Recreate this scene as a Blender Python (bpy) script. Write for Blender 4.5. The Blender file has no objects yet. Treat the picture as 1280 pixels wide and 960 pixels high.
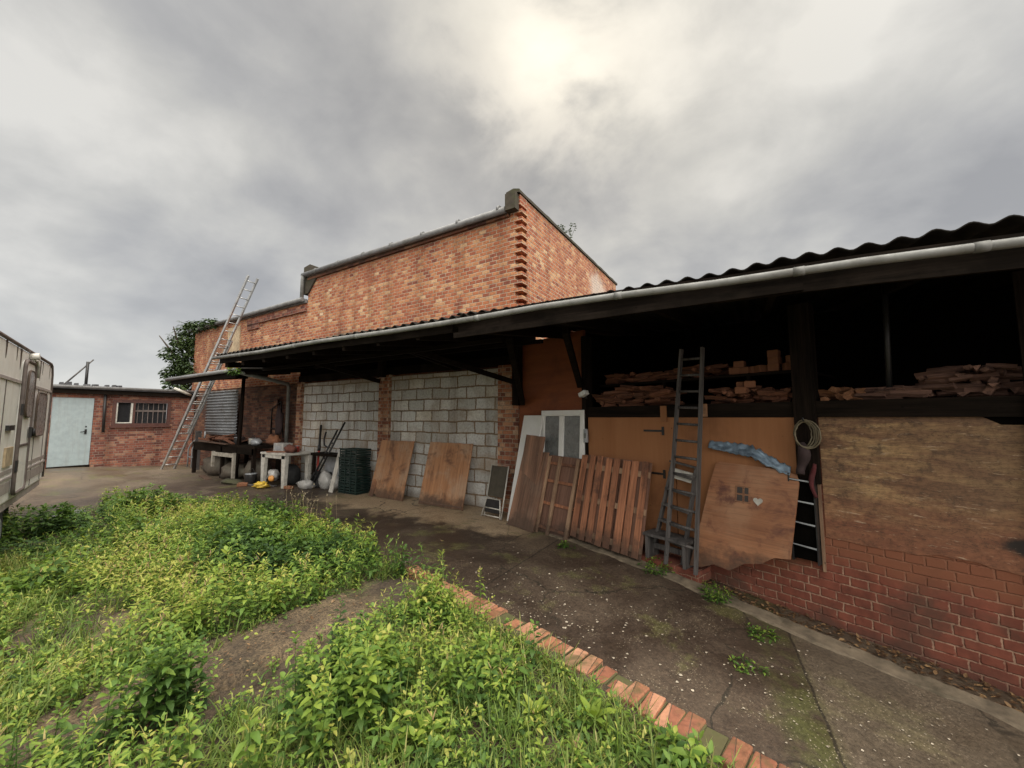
import bpy, math, random
import numpy as np
from mathutils import Vector, Matrix, noise as mnoise

random.seed(7); rng = np.random.default_rng(7)
R = math.radians
scene = bpy.context.scene
col = scene.collection

# ---------------------------------------------------------------- camera, world, sun, exposure
cam_d = bpy.data.cameras.new("camera"); cam = bpy.data.objects.new("camera", cam_d); col.objects.link(cam)
cam_d.sensor_width = 36.0; cam_d.lens = 490 / 1280 * 36; cam_d.clip_start = .05; cam_d.clip_end = 2000
cam.location = (0, 0, 1.65)
cam.rotation_euler = (R(90) + math.atan(42 / 490), 0, R(31.8))
scene.camera = cam
scene.view_settings.view_transform = 'Standard'; scene.view_settings.look = 'None'
scene.view_settings.gamma = 1; scene.view_settings.use_curve_mapping = False
scene.view_settings.exposure = 0.80
SUN_EL, SUN_AZ = 40, 124          # elevation, compass bearing from +Y clockwise
sd = bpy.data.lights.new("sun", 'SUN'); so = bpy.data.objects.new("sun", sd); col.objects.link(so)
sd.energy = 1.5; sd.angle = R(70); sd.color = (1.0, .96, .89)
_sv = Vector((math.sin(R(SUN_AZ)) * math.cos(R(SUN_EL)), math.cos(R(SUN_AZ)) * math.cos(R(SUN_EL)), math.sin(R(SUN_EL))))
so.rotation_euler = _sv.to_track_quat('Z', 'Y').to_euler()

class NT:
    """small node helper"""
    def __init__(s, tree):
        s.t = tree; s.N = tree.nodes; s.L = tree.links
    def n(s, typ, ins=None, **props):
        d = s.N.new(typ)
        for k, v in props.items(): setattr(d, k, v)
        for k, v in (ins or {}).items(): s.set(d.inputs[k], v)
        return d
    def set(s, sock, v):
        if isinstance(v, bpy.types.NodeSocket): s.L.new(v, sock)
        elif isinstance(v, bpy.types.Node): s.L.new(v.outputs[0], sock)
        else:
            if isinstance(v, (tuple, list)) and len(v) == 3 and sock.type == 'RGBA': v = (*v, 1)
            sock.default_value = v
    def m(s, op, a, b=0.0, c=None, clamp=False):
        d = s.N.new('ShaderNodeMath'); d.operation = op; d.use_clamp = clamp
        s.set(d.inputs[0], a); s.set(d.inputs[1], b)
        if c is not None: s.set(d.inputs[2], c)
        return d.outputs[0]
    def v(s, op, a, b=None, scale=None):
        d = s.N.new('ShaderNodeVectorMath'); d.operation = op; s.set(d.inputs[0], a)
        if b is not None: s.set(d.inputs[1], b)
        if scale is not None: s.set(d.inputs['Scale'], scale)
        return d.outputs['Value'] if op in ('DOT_PRODUCT', 'LENGTH') else d.outputs[0]
    def mix(s, f, a, b, blend='MIX'):
        d = s.N.new('ShaderNodeMix'); d.data_type = 'RGBA'; d.blend_type = blend
        s.set(d.inputs[0], f); s.set(d.inputs[6], a); s.set(d.inputs[7], b)
        return d.outputs[2]
    def ramp(s, f, stops, interp='LINEAR'):
        d = s.N.new('ShaderNodeValToRGB'); d.color_ramp.interpolation = interp
        e = d.color_ramp.elements
        while len(e) < len(stops): e.new(.5)
        for q, (p, c) in zip(e, stops):
            q.position = p; q.color = (*c, 1) if isinstance(c, (tuple, list)) else (c, c, c, 1)
        s.set(d.inputs[0], f); return d.outputs[0]
    def noise(s, vec, scale, detail=4, rough=.55, dist=0.0, dim='3D'):
        d = s.N.new('ShaderNodeTexNoise'); d.noise_dimensions = dim
        s.set(d.inputs['Vector'], vec); s.set(d.inputs['Scale'], scale); d.inputs['Detail'].default_value = detail
        d.inputs['Roughness'].default_value = rough; d.inputs['Distortion'].default_value = dist
        return d.outputs[0]
    def step(s, x, a, b):
        d = s.N.new('ShaderNodeMapRange'); d.interpolation_type = 'SMOOTHSTEP'
        s.set(d.inputs[0], x); s.set(d.inputs[1], a); s.set(d.inputs[2], b)
        return d.outputs[0]

world = bpy.data.worlds.new("World"); scene.world = world; world.use_nodes = True
def build_world():
    t = NT(world.node_tree); t.N.clear()
    out = t.n('ShaderNodeOutputWorld')
    sky = t.n('ShaderNodeTexSky', sky_type='NISHITA', sun_disc=False, sun_elevation=R(SUN_EL), sun_rotation=R(SUN_AZ))
    bg1 = t.n('ShaderNodeBackground', {'Color': sky.outputs[0], 'Strength': .06})
    tc = t.n('ShaderNodeTexCoord'); d = t.v('NORMALIZE', tc.outputs['Generated'])
    sp = t.n('ShaderNodeSeparateXYZ', {0: d}); z = t.m('MAXIMUM', sp.outputs[2], 0.0)
    k = t.m('DIVIDE', 1.0, t.m('ADD', z, .55))
    pm = t.n('ShaderNodeMapping', {0: t.v('SCALE', d, scale=k)}); pm.inputs['Scale'].default_value = (1, 1, 1.25); pm.inputs['Location'].default_value = (7.3, 2.2, 1.0)
    n1 = t.noise(pm, 1.7, 4, .5, .15); n2 = t.noise(pm, 4.2, 8, .56, .2)
    cl = t.m('ADD', t.m('MULTIPLY', n1, .68), t.m('MULTIPLY', n2, .32))
    c = t.ramp(cl, [(.36, (.215, .216, .222)), (.44, (.275, .274, .274)), (.51, (.345, .341, .328)), (.60, (.46, .450, .425))])
    # brighter, warmer cloud round the hidden sun above the gable
    g = Vector(CLOUD_SUN).normalized()
    dt = t.m('MAXIMUM', t.v('DOT_PRODUCT', d, tuple(g)), 0)
    gl = t.m('MULTIPLY', t.m('POWER', dt, 60.0), t.step(n2, .38, .60))
    gw = t.m('POWER', dt, 9.0)
    c = t.mix(1.0, c, t.mix(gl, (0, 0, 0), (.20, .185, .155)), 'ADD')
    c = t.mix(1.0, c, t.mix(gw, (1, 1, 1), (1.18, 1.13, 1.04)), 'MULTIPLY')
    hz = t.m('POWER', t.m('SUBTRACT', 1.0, z, clamp=True), 7.0)
    c = t.mix(t.m('MULTIPLY', hz, .6), c, (.47, .475, .475))
    # zenith boosted and bright lobe added behind us, out of view, lighting the ground
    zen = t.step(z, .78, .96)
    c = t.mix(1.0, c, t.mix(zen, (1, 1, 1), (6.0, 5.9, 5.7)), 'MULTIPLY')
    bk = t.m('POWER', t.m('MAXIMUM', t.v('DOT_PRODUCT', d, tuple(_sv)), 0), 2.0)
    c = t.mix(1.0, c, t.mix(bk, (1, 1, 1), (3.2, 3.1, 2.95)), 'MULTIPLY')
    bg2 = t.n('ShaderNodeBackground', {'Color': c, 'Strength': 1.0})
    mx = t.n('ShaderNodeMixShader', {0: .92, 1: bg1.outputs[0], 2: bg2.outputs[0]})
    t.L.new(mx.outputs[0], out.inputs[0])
CLOUD_SUN = (-.38, .76, .80)
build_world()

# ---------------------------------------------------------------- helpers
I4 = Matrix.Identity(4)
WM = {}
def frame(o, x=(1, 0, 0), up=(0, 0, 1)):
    x = Vector(x).normalized(); up = Vector(up); y = up.cross(x).normalized(); z = x.cross(y).normalized()
    return Matrix(((x.x, y.x, z.x, o[0]), (x.y, y.y, z.y, o[1]), (x.z, y.z, z.z, o[2]), (0, 0, 0, 1)))
def T(x, y, z, rz=0): return Matrix.Translation((x, y, z)) @ Matrix.Rotation(rz, 4, 'Z')
def lean(BL, BR, tilt, z=None, roll=0):
    """board frame: x along the foot, y towards the wall, z up the board"""
    a = Vector((BR[0] - BL[0], BR[1] - BL[1], 0)).normalized(); y = Vector((-a.y, a.x, 0))
    up = Vector((0, 0, 1)) * math.cos(R(tilt)) + y * math.sin(R(tilt))
    zz = gz(*BL) if z is None else z
    return frame((BL[0], BL[1], zz), a, up) @ Matrix.Rotation(R(roll), 4, 'Y')
def put(o, M, parent=None):
    WM[o] = M; o.parent = parent
    o.matrix_basis = (WM[parent].inverted() @ M) if parent else M
    return o
def tag(o, label=None, cat=None, group=None, kind=None):
    if label: o['label'] = label
    if cat: o['category'] = cat
    if group: o['group'] = group
    if kind: o['kind'] = kind
    return o
def thing(name, label, cat, M=I4, group=None):
    o = bpy.data.objects.new(name, None); col.objects.link(o); o.empty_display_size = .1
    return tag(put(o, M), label, cat, group)
def clone(o, M=None, parent=None):
    c = o.copy(); col.objects.link(c)
    if parent is None: put(c, M)
    else:
        c.parent = parent; c.matrix_basis = o.matrix_basis.copy(); WM[c] = WM[parent] @ c.matrix_basis
    for ch in list(o.children): clone(ch, None, c)
    return c

class MB:
    def __init__(s): s.v = []; s.f = []; s.sm = []
    def add(s, vs, fs, smooth=False):
        b = len(s.v); s.v += [tuple(p) for p in vs]; s.f += [tuple(i + b for i in f) for f in fs]; s.sm += [smooth] * len(fs); return s
    def box(s, x0, x1, y0, y1, z0, z1, M=None):
        vs = [Vector((x, y, z)) for z in (z0, z1) for y in (y0, y1) for x in (x0, x1)]
        if M is not None: vs = [M @ p for p in vs]
        return s.add(vs, [(0, 2, 3, 1), (4, 5, 7, 6), (0, 1, 5, 4), (2, 6, 7, 3), (0, 4, 6, 2), (1, 3, 7, 5)])
    def bar(s, p, q, w, h, up=(0, 0, 1)):
        p = Vector(p); q = Vector(q); d = q - p; L = d.length; d.normalize(); up = Vector(up)
        if abs(d.dot(up)) > .95: up = Vector((0, 1, 0))
        sx = d.cross(up).normalized(); sz = sx.cross(d)
        vs = [p + d * l + sx * a * w / 2 + sz * b * h / 2 for l in (0, L) for b in (-1, 1) for a in (-1, 1)]
        return s.add(vs, [(0, 2, 3, 1), (4, 5, 7, 6), (0, 1, 5, 4), (2, 6, 7, 3), (0, 4, 6, 2), (1, 3, 7, 5)])
    def tube(s, pts, r, seg=8, cap=True, closed=False):
        pts = [Vector(p) for p in pts]; n = len(pts); rs = r if isinstance(r, (list, tuple)) else [r] * n
        rings = []; prev = None
        for i, p in enumerate(pts):
            if closed: d = pts[(i + 1) % n] - pts[i - 1]
            else: d = pts[min(i + 1, n - 1)] - pts[max(i - 1, 0)]
            d.normalize()
            if prev is None: a = d.orthogonal().normalized()
            else: a = (prev - d * prev.dot(d)).normalized()
            prev = a; b = d.cross(a)
            rings.append([p + (a * math.cos(t) + b * math.sin(t)) * rs[i] for t in (2 * math.pi * k / seg for k in range(seg))])
        vs = [v for rg in rings for v in rg]; fs = []
        for i in range(n if closed else n - 1):
            j = (i + 1) % n
            for k in range(seg): fs.append((i * seg + k, i * seg + (k + 1) % seg, j * seg + (k + 1) % seg, j * seg + k))
        s.add(vs, fs, True)
        if cap and not closed:
            b = len(s.v) - len(vs)
            s.f += [tuple(b + k for k in reversed(range(seg))), tuple(b + (n - 1) * seg + k for k in range(seg))]; s.sm += [False, False]
        return s
    def prism(s, poly, y0, y1):
        """outline in x,z given counter-clockwise seen from -y, thickness y0..y1"""
        n = len(poly); vs = [(x, y0, z) for x, z in poly] + [(x, y1, z) for x, z in poly]
        fs = [tuple(range(n)), tuple(n + i for i in reversed(range(n)))]
        fs += [(i, n + i, n + (i + 1) % n, (i + 1) % n) for i in range(n)]
        return s.add(vs, fs)
    def build(s, name, mat, parent=None, M=None, bevel=0):
        me = bpy.data.meshes.new(name); me.from_pydata([tuple(p) for p in s.v], [], s.f); me.validate()
        me.polygons.foreach_set('use_smooth', s.sm[:len(me.polygons)] if len(s.sm) >= len(me.polygons) else [False] * len(me.polygons))
        import bmesh
        bm = bmesh.new(); bm.from_mesh(me); bmesh.ops.recalc_face_normals(bm, faces=bm.faces); bm.to_mesh(me); bm.free()
        me.materials.append(mat)
        o = bpy.data.objects.new(name, me); col.objects.link(o)
        put(o, M if M is not None else (WM[parent] if parent else I4), parent)
        if bevel:
            b = o.modifiers.new('bevel', 'BEVEL'); b.width = bevel; b.segments = 2; b.limit_method = 'ANGLE'
        return o

def sst(x, a, b):
    t = min(1, max(0, (x - a) / (b - a))); return t * t * (3 - 2 * t)
def gz(x, y):
    return -.21 * sst(x, -1.9, 1.7) + .2 * sst(-x, 12, 17) * sst(6 - y, 0, 3.4)

# ---------------------------------------------------------------- materials
MATS = {}
def newmat(name):
    m = bpy.data.materials.new(name); m.use_nodes = True; t = NT(m.node_tree); t.N.clear()
    out = t.n('ShaderNodeOutputMaterial'); b = t.n('ShaderNodeBsdfPrincipled'); t.L.new(b.outputs[0], out.inputs[0])
    MATS[name] = m; return m, t, b, out
def bump(t, b, h, strength=.4, dist=.01):
    bp = t.n('ShaderNodeBump', {'Height': h, 'Strength': strength, 'Distance': dist}); t.L.new(bp.outputs[0], b.inputs['Normal'])

def brick_mat(name, bw, bh, mo, stops, mortar, flemish=False, rough=.9, jit=.004, stain=None, stain_amt=.5, stain_scale=.5, paint=None, paint_lo=.45, dirt=None, bumpd=.012, spall=0.0):
    m, t, b, out = newmat(name)
    tc = t.n('ShaderNodeTexCoord'); O = tc.outputs['Object']
    s = t.n('ShaderNodeSeparateXYZ', {0: O}); nn = t.n('ShaderNodeSeparateXYZ', {0: tc.outputs['Normal']})
    side = t.m('GREATER_THAN', t.m('ABSOLUTE', nn.outputs[0]), .7)
    al = t.m('ADD', t.m('MULTIPLY', s.outputs[0], t.m('SUBTRACT', 1.0, side)), t.m('MULTIPLY', s.outputs[1], side))
    wob = t.noise(O, 3.0, 2); al = t.m('ADD', al, t.m('MULTIPLY', t.m('SUBTRACT', wob, .5), jit * 3))
    wz = t.noise(O, 2.2, 2); zz = t.m('ADD', s.outputs[2], t.m('MULTIPLY', t.m('SUBTRACT', wz, .5), jit * 3))
    v = t.m('DIVIDE', zz, bh); row = t.m('FLOOR', v); fv = t.m('FRACT', v)
    even = t.m('MODULO', t.m('ABSOLUTE', row), 2.0)
    per = t.m('SUBTRACT', bw, t.m('MULTIPLY', even, bw * .5)) if flemish else bw
    rj = t.n('ShaderNodeTexWhiteNoise', noise_dimensions='1D'); t.set(rj.inputs['W'], row)
    u = t.m('ADD', t.m('DIVIDE', al, per), t.m('ADD', t.m('MULTIPLY', t.m('MODULO', row, 2.0), .5), t.m('MULTIPLY', rj.outputs['Value'], .12)))
    cell = t.m('FLOOR', u); fu = t.m('FRACT', u)
    if flemish: wid = per
    else: wid = bw
    du = t.m('MULTIPLY', t.m('MINIMUM', fu, t.m('SUBTRACT', 1.0, fu)), wid)
    dv = t.m('MULTIPLY', t.m('MINIMUM', fv, t.m('SUBTRACT', 1.0, fv)), bh)
    fine = t.noise(O, 60.0, 3); dd = t.m('ADD', t.m('MINIMUM', du, dv), t.m('MULTIPLY', t.m('SUBTRACT', fine, .5), jit * 1.6))
    mask = t.step(dd, mo * .5 - .002, mo * .5 + .004)
    idv = t.n('ShaderNodeCombineXYZ', {0: cell, 1: row, 2: side}); wn = t.n('ShaderNodeTexWhiteNoise', {0: idv}, noise_dimensions='3D')
    patch = t.noise(O, .9, 3)
    rv = t.m('ADD', t.m('MULTIPLY', t.m('POWER', wn.outputs['Value'], 1.15), .86), t.m('MULTIPLY', t.m('SUBTRACT', patch, .40), .45), clamp=True)
    bc = t.ramp(rv, stops)
    gr = t.noise(O, 26.0, 5, .65)
    bc = t.mix(1.0, bc, t.ramp(gr, [(.25, .55), (.5, 1.0), (.8, 1.25)]), 'MULTIPLY')
    if spall:
        sp = t.step(t.noise(O, 34.0, 3), .62, .68); bc = t.mix(t.m('MULTIPLY', sp, spall), bc, mortar)
    spm = t.n('ShaderNodeMapping', {0: O}); spm.inputs['Scale'].default_value = (2.2, 2.2, .22); sks = t.noise(spm, 1.0, 6, .65)
    mc = t.mix(1.0, mortar, t.ramp(t.noise(O, 7.0, 4), [(.3, .6), (.7, 1.15)]), 'MULTIPLY')
    c = t.mix(mask, mc, bc)
    if paint:
        pf = t.step(t.m('ADD', t.noise(O, 5.0, 6, .7), t.m('MULTIPLY', mask, .22)), paint_lo, paint_lo + .12)
        c = t.mix(pf, c, t.mix(1.0, paint, t.ramp(t.noise(O, 9.0, 4), [(.3, .65), (.7, 1.2)]), 'MULTIPLY'))
    c = t.mix(1.0, c, t.ramp(sks, [(.34, (.62, .56, .52)), (.52, 1.0), (.72, 1.08)]), 'MULTIPLY')
    if stain:
        st = t.step(t.noise(O, stain_scale, 6, .62, .6), .46, .72); c = t.mix(t.m('MULTIPLY', st, stain_amt), c, stain, 'MIX')
    if dirt:
        for (cen, rad, dc, amt) in dirt:
            dl = t.v('LENGTH', t.v('MULTIPLY', t.v('SUBTRACT', O, cen), (1 / rad[0], 1 / rad[1], 1 / rad[2])))
            dl = t.m('ADD', dl, t.m('MULTIPLY', t.noise(O, 2.5, 5), .9))
            c = t.mix(t.m('MULTIPLY', t.m('SUBTRACT', 1.0, t.step(dl, .8, 1.5)), amt), c, dc)
    t.set(b.inputs['Base Color'], c); b.inputs['Roughness'].default_value = rough
    h = t.m('ADD', mask, t.m('MULTIPLY', gr, .35)); bump(t, b, h, .75, bumpd)
    return m

def wood_mat(name, c1, c2, axis='z', scale=1.0, rough=.75, grey=None, grey_amt=.5, stain=None, stain_amt=.6, stain_scale=1.6, ring=0.0, spec=.5, base=0.0, fine=1.0):
    m, t, b, out = newmat(name)
    O = t.n('ShaderNodeTexCoord').outputs['Object']
    oi = t.n('ShaderNodeObjectInfo'); off = t.n('ShaderNodeCombineXYZ', {0: t.m('MULTIPLY', oi.outputs['Random'], 37.0), 1: t.m('MULTIPLY', oi.outputs['Random'], 11.0), 2: t.m('MULTIPLY', oi.outputs['Random'], 23.0)})
    O2 = t.v('ADD', O, off)
    mp = t.n('ShaderNodeMapping', {0: O2}); sc = [14 * scale] * 3; sc['xyz'.index(axis)] = 1.1 * scale; mp.inputs['Scale'].default_value = sc
    g = t.noise(mp, 1.0, 6, .6, .6 + ring)
    g2 = t.noise(mp, 4.0, 4, .7)
    c = t.ramp(t.m('ADD', t.m('MULTIPLY', g, .75), t.m('MULTIPLY', g2, .25)), [(.34, c1), (.62, c2)])
    if ring:
        wv = t.n('ShaderNodeTexWave', {0: mp, 'Scale': .55, 'Distortion': 9.0, 'Detail': 3.0, 'Detail Scale': .7}, wave_type='RINGS')
        c = t.mix(t.m('MULTIPLY', wv.outputs[1], .55), c, tuple(min(1, x * 1.9) for x in c2))
    if grey: c = t.mix(t.m('MULTIPLY', t.step(t.noise(O2, 2.2, 5, .65), .42, .68), grey_amt), c, grey)
    if stain: c = t.mix(t.m('MULTIPLY', t.step(t.noise(O2, stain_scale, 6, .68, .4), .50, .66), stain_amt), c, stain)
    fg = t.n('ShaderNodeMapping', {0: O2}); sc2 = [95 * scale ** .5] * 3; sc2['xyz'.index(axis)] = 2.5; fg.inputs['Scale'].default_value = sc2
    fgn = t.noise(fg, 1.0, 4, .7, .3); c = t.mix(fine, c, t.mix(1.0, c, t.ramp(fgn, [(.32, .58), (.5, 1.0), (.68, 1.30)]), 'MULTIPLY'))
    kn = t.n('ShaderNodeTexVoronoi', {0: O2, 'Scale': 5.5}); c = t.mix(t.m('MULTIPLY', t.m('SUBTRACT', 1.0, t.step(kn.outputs[0], .02, .07)), .7), c, tuple(x * .3 for x in c1))
    if base:
        zc = t.n('ShaderNodeSeparateXYZ', {0: O}).outputs[2]
        bd = t.m('SUBTRACT', 1.0, t.step(t.m('ADD', zc, t.m('MULTIPLY', t.m('SUBTRACT', t.noise(O2, 6.0, 6, .7), .5), base * 2.4)), base * .2, base * 1.3))
        c = t.mix(t.m('MULTIPLY', bd, .8), c, (.05, .03, .02))
    c = t.mix(1.0, c, t.ramp(t.m('MULTIPLY', oi.outputs['Random'], 1.0), [(0, .82), (1, 1.15)]), 'MULTIPLY')
    t.set(b.inputs['Base Color'], c); b.inputs['Roughness'].default_value = rough; b.inputs['Specular IOR Level'].default_value = spec
    bump(t, b, g2, .35, .004)
    return m

def plain_mat(name, c, rough=.6, metal=0.0, dirt=None, dirt_amt=.5, dirt_scale=3.0, vary=.25, spec=None, streak=False):
    m, t, b, out = newmat(name)
    O = t.n('ShaderNodeTexCoord').outputs['Object']
    cc = t.mix(1.0, c, t.ramp(t.noise(O, 9.0, 5, .6), [(.3, 1 - vary), (.7, 1 + vary)]), 'MULTIPLY')
    if dirt:
        q = O
        if streak:
            mp = t.n('ShaderNodeMapping', {0: O}); mp.inputs['Scale'].default_value = (5, 5, .5); q = mp.outputs[0]
        f = t.step(t.noise(q, dirt_scale, 6, .66), .45, .72); cc = t.mix(t.m('MULTIPLY', f, dirt_amt), cc, dirt)
    t.set(b.inputs['Base Color'], cc); b.inputs['Metallic'].default_value = metal
    if spec is not None: b.inputs['Specular IOR Level'].default_value = spec
    t.set(b.inputs['Roughness'], t.ramp(t.noise(O, 14.0, 3), [(.3, max(0, rough - .12)), (.7, min(1, rough + .1))]))
    bump(t, b, t.noise(O, 40.0, 4), .15, .003)
    return m

BRICK_ST = [(0, (.20, .06, .035)), (.12, (.30, .088, .042)), (.36, (.38, .125, .055)), (.60, (.43, .165, .072)), (.78, (.47, .22, .10)), (.93, (.56, .35, .19)), (1, (.62, .47, .32))]
M_brick = brick_mat('brick_orange', .16, .075, .012, BRICK_ST, (.46, .36, .26), stain=(.32, .10, .05), stain_amt=.35, stain_scale=.7,
                    dirt=[((-8.8, 6, 3.45), (.9, 1, .55), (.09, .07, .05), .55), ((-3.55, 10.3, 5.15), (1, .9, .55), (.60, .54, .47), .65), ((-15.2, 6, 3.9), (1.6, 1, .7), (.14, .08, .05), .6)])
M_pier = brick_mat('brick_pier', .215, .075, .011, [(0, (.14, .05, .035)), (.4, (.34, .12, .06)), (.7, (.42, .22, .12)), (1, (.55, .42, .30))], (.40, .30, .22), flemish=True, spall=.3)
M_brickred = brick_mat('brick_red', .225, .075, .010, [(0, (.09, .028, .02)), (.35, (.20, .058, .036)), (.65, (.27, .10, .058)), (.88, (.32, .17, .105)), (1, (.42, .31, .23))], (.25, .19, .15), flemish=True, stain=(.10, .045, .035), stain_amt=.5, spall=.25,
                        dirt=[((.15, 4.5, .2), (1, 1.0, .35), (.55, .48, .42), .25)])
M_brickdark = brick_mat('brick_dingy_shaded', .225, .075, .011, [(0, (.06, .022, .016)), (.5, (.15, .055, .03)), (1, (.24, .12, .065))], (.13, .10, .07), stain=(.03, .02, .015), stain_amt=.75, stain_scale=1.1)  # dingy brick, darkened further for the shade under the low canopy
M_brickpaint = brick_mat('brick_painted_red', .225, .075, .010, [(0, (.11, .03, .02)), (.5, (.19, .05, .032)), (1, (.28, .10, .06))], (.40, .24, .16), flemish=True, jit=.010, paint=(.20, .058, .034), paint_lo=.48, stain=(.075, .04, .026), stain_amt=.8, stain_scale=2.2,
                         dirt=[((1.6, 0, .45), (1.7, 1, .35), (.32, .125, .05), .6), ((4.0, 0, .60), (2.6, 1, .30), (.21, .078, .038), .85), ((3.0, 0, -.25), (4, 1, .2), (.07, .035, .025), .6)])
M_block = brick_mat('concrete_block', .45, .225, .024, [(0, (.37, .36, .33)), (.3, (.48, .475, .45)), (.7, (.57, .565, .54)), (1, (.60, .55, .46))], (.25, .17, .10), jit=.024, stain=(.25, .175, .105), stain_amt=.65, spall=.2, stain_scale=1.3, bumpd=.02, dirt=[((-7, 6, 2.75), (6, 1, .4), (.26, .19, .12), .6), ((-7, 6, -.05), (6, 1, .22), (.16, .13, .10), .6)])
M_coping = plain_mat('coping', (.05, .04, .028), .95, dirt=(.05, .055, .02), dirt_amt=.7, dirt_scale=5)
M_roof = plain_mat('asbestos_roof', (.016, .014, .012), .9, spec=.15, dirt=(.04, .036, .028), dirt_amt=.5, dirt_scale=6)
M_slate = plain_mat('slate', (.06, .06, .065), .7)
M_gutter = plain_mat('gutter_plastic', (.19, .19, .18), .5, spec=.25, dirt=(.085, .08, .068), dirt_amt=.65, dirt_scale=3.5)
M_gutterdark = plain_mat('gutter_cast', (.17, .17, .17), .5, dirt=(.09, .085, .075), dirt_amt=.7)
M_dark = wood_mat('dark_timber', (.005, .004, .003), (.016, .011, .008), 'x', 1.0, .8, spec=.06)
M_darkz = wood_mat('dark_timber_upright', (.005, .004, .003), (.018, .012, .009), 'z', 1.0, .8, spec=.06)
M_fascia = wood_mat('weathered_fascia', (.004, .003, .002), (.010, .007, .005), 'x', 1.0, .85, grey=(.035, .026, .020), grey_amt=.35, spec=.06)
M_black = plain_mat('shade_and_rack_black', (.003, .0025, .002), .95, spec=.03)  # near-black that paints in the shade inside the shed; also the rack's own black
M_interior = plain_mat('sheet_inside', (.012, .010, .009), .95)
M_panel = wood_mat('orange_board', (.25, .105, .042), (.29, .128, .055), 'z', .35, .7, stain=(.16, .066, .030), stain_amt=.6, stain_scale=1.0, spec=.3, fine=.12)
M_panelred = wood_mat('russet_board', (.20, .052, .016), (.25, .072, .022), 'x', .8, .7, stain=(.10, .03, .015), stain_amt=.5, fine=.15)
M_ply = wood_mat('plywood', (.24, .105, .045), (.42, .205, .095), 'z', .7, .65, grey=(.40, .30, .21), grey_amt=.5, stain=(.11, .05, .028), stain_amt=.8, stain_scale=2.6, base=0.22, fine=.5)
def plydirty():
    m, t, b, out = newmat('stained_plywood'); O = t.n('ShaderNodeTexCoord').outputs['Object']; s = t.n('ShaderNodeSeparateXYZ', {0: O})
    mp = t.n('ShaderNodeMapping', {0: O}); mp.inputs['Scale'].default_value = (1.6, 9, 11); mp.inputs['Rotation'].default_value = (0, .10, 0)
    n1 = t.noise(mp, 1.0, 7, .68, .8); n2 = t.noise(O, 1.7, 6, .65, .3); n3 = t.noise(mp, 5.0, 5, .7, .5); n4 = t.noise(O, 5.5, 5, .7)
    c = t.ramp(n1, [(.30, (.075, .04, .022)), (.44, (.19, .10, .052)), (.58, (.33, .205, .095)), (.74, (.46, .32, .16))])
    c = t.mix(t.m('MULTIPLY', t.step(n2, .46, .64), .8), c, (.17, .095, .05))
    c = t.mix(t.m('MULTIPLY', t.step(n4, .52, .64), .7), c, (.055, .032, .02))
    right = t.step(t.m('ADD', s.outputs[0], t.m('MULTIPLY', n2, .5)), 3.9, 4.5); c = t.mix(t.m('MULTIPLY', right, .55), c, (.15, .085, .045))
    low = t.m('SUBTRACT', 1.0, t.step(t.m('ADD', s.outputs[2], t.m('MULTIPLY', t.m('SUBTRACT', n2, .5), .5)), .66, 1.12)); c = t.mix(t.m('MULTIPLY', low, .85), c, t.mix(n1, (.14, .05, .026), (.26, .10, .05)))
    cr = t.noise(mp, 1.6, 8, .7, 1.4); crk = t.m('SUBTRACT', 1.0, t.step(t.m('ABSOLUTE', t.m('SUBTRACT', cr, .5)), .004, .016)); c = t.mix(t.m('MULTIPLY', crk, .7), c, (.05, .028, .017))
    vs_ = t.noise(O, 24.0, 5, .75); c = t.mix(1.0, c, t.ramp(vs_, [(.3, .6), (.5, 1.0), (.7, 1.25)]), 'MULTIPLY')
    painted_void = t.v('LENGTH', t.v('MULTIPLY', t.v('SUBTRACT', O, (4.40, 0, .78)), (6.0, 0.0, 13.0))); painted_void = t.m('ADD', painted_void, t.m('MULTIPLY', t.m('SUBTRACT', n4, .5), 1.2)); c = t.mix(t.m('SUBTRACT', 1.0, t.step(painted_void, .6, 1.15)), c, (.02, .014, .011))  # darkness of a void painted into the sheet's colour
    sc = t.m('MULTIPLY', t.step(n3, .60, .65), t.step(n4, .42, .55)); c = t.mix(t.m('MULTIPLY', sc, .6), c, (.52, .38, .25))
    t.set(b.inputs['Base Color'], c); b.inputs['Roughness'].default_value = .75; bump(t, b, n3, .5, .006); return m
M_plydirty = plydirty()
M_plyprint = wood_mat('worn_orange_plywood', (.20, .08, .035), (.31, .135, .062), 'x', .6, .6, grey=(.36, .21, .12), grey_amt=.45, stain=(.10, .034, .022), stain_amt=.9, stain_scale=2.9, base=0.3, fine=.5)
M_brownboard = wood_mat('brown_board', (.075, .038, .023), (.19, .10, .062), 'z', .5, .6, grey=(.2, .14, .10), grey_amt=.35, ring=.6, base=0.2)
M_pallet = wood_mat('pallet_timber', (.16, .06, .028), (.36, .15, .075), 'z', 1.1, .8, stain=(.05, .025, .018), stain_amt=.7, stain_scale=3.0, base=0.22)
M_slat = wood_mat('pale_slat', (.19, .11, .065), (.36, .23, .14), 'z', 1.2, .8, stain=(.12, .06, .035), stain_amt=.5, base=0.25)
M_hut = wood_mat('brown_hardboard', (.15, .072, .046), (.21, .108, .07), 'z', .6, .7, base=0.2)
M_grey_wood = wood_mat('old_ladder_wood', (.028, .025, .024), (.105, .094, .088), 'z', 1.0, .8)
M_alu = plain_mat('aluminium', (.50, .50, .49), .42, .75, dirt=(.25, .24, .22), dirt_amt=.5)
M_galv = plain_mat('galvanised', (.38, .40, .42), .5, .35, dirt=(.16, .15, .14), dirt_amt=.55, dirt_scale=2)
M_white = plain_mat('white_plastic', (.76, .755, .73), .4, dirt=(.6, .57, .5), dirt_amt=.4, dirt_scale=1.5, vary=.05)
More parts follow.
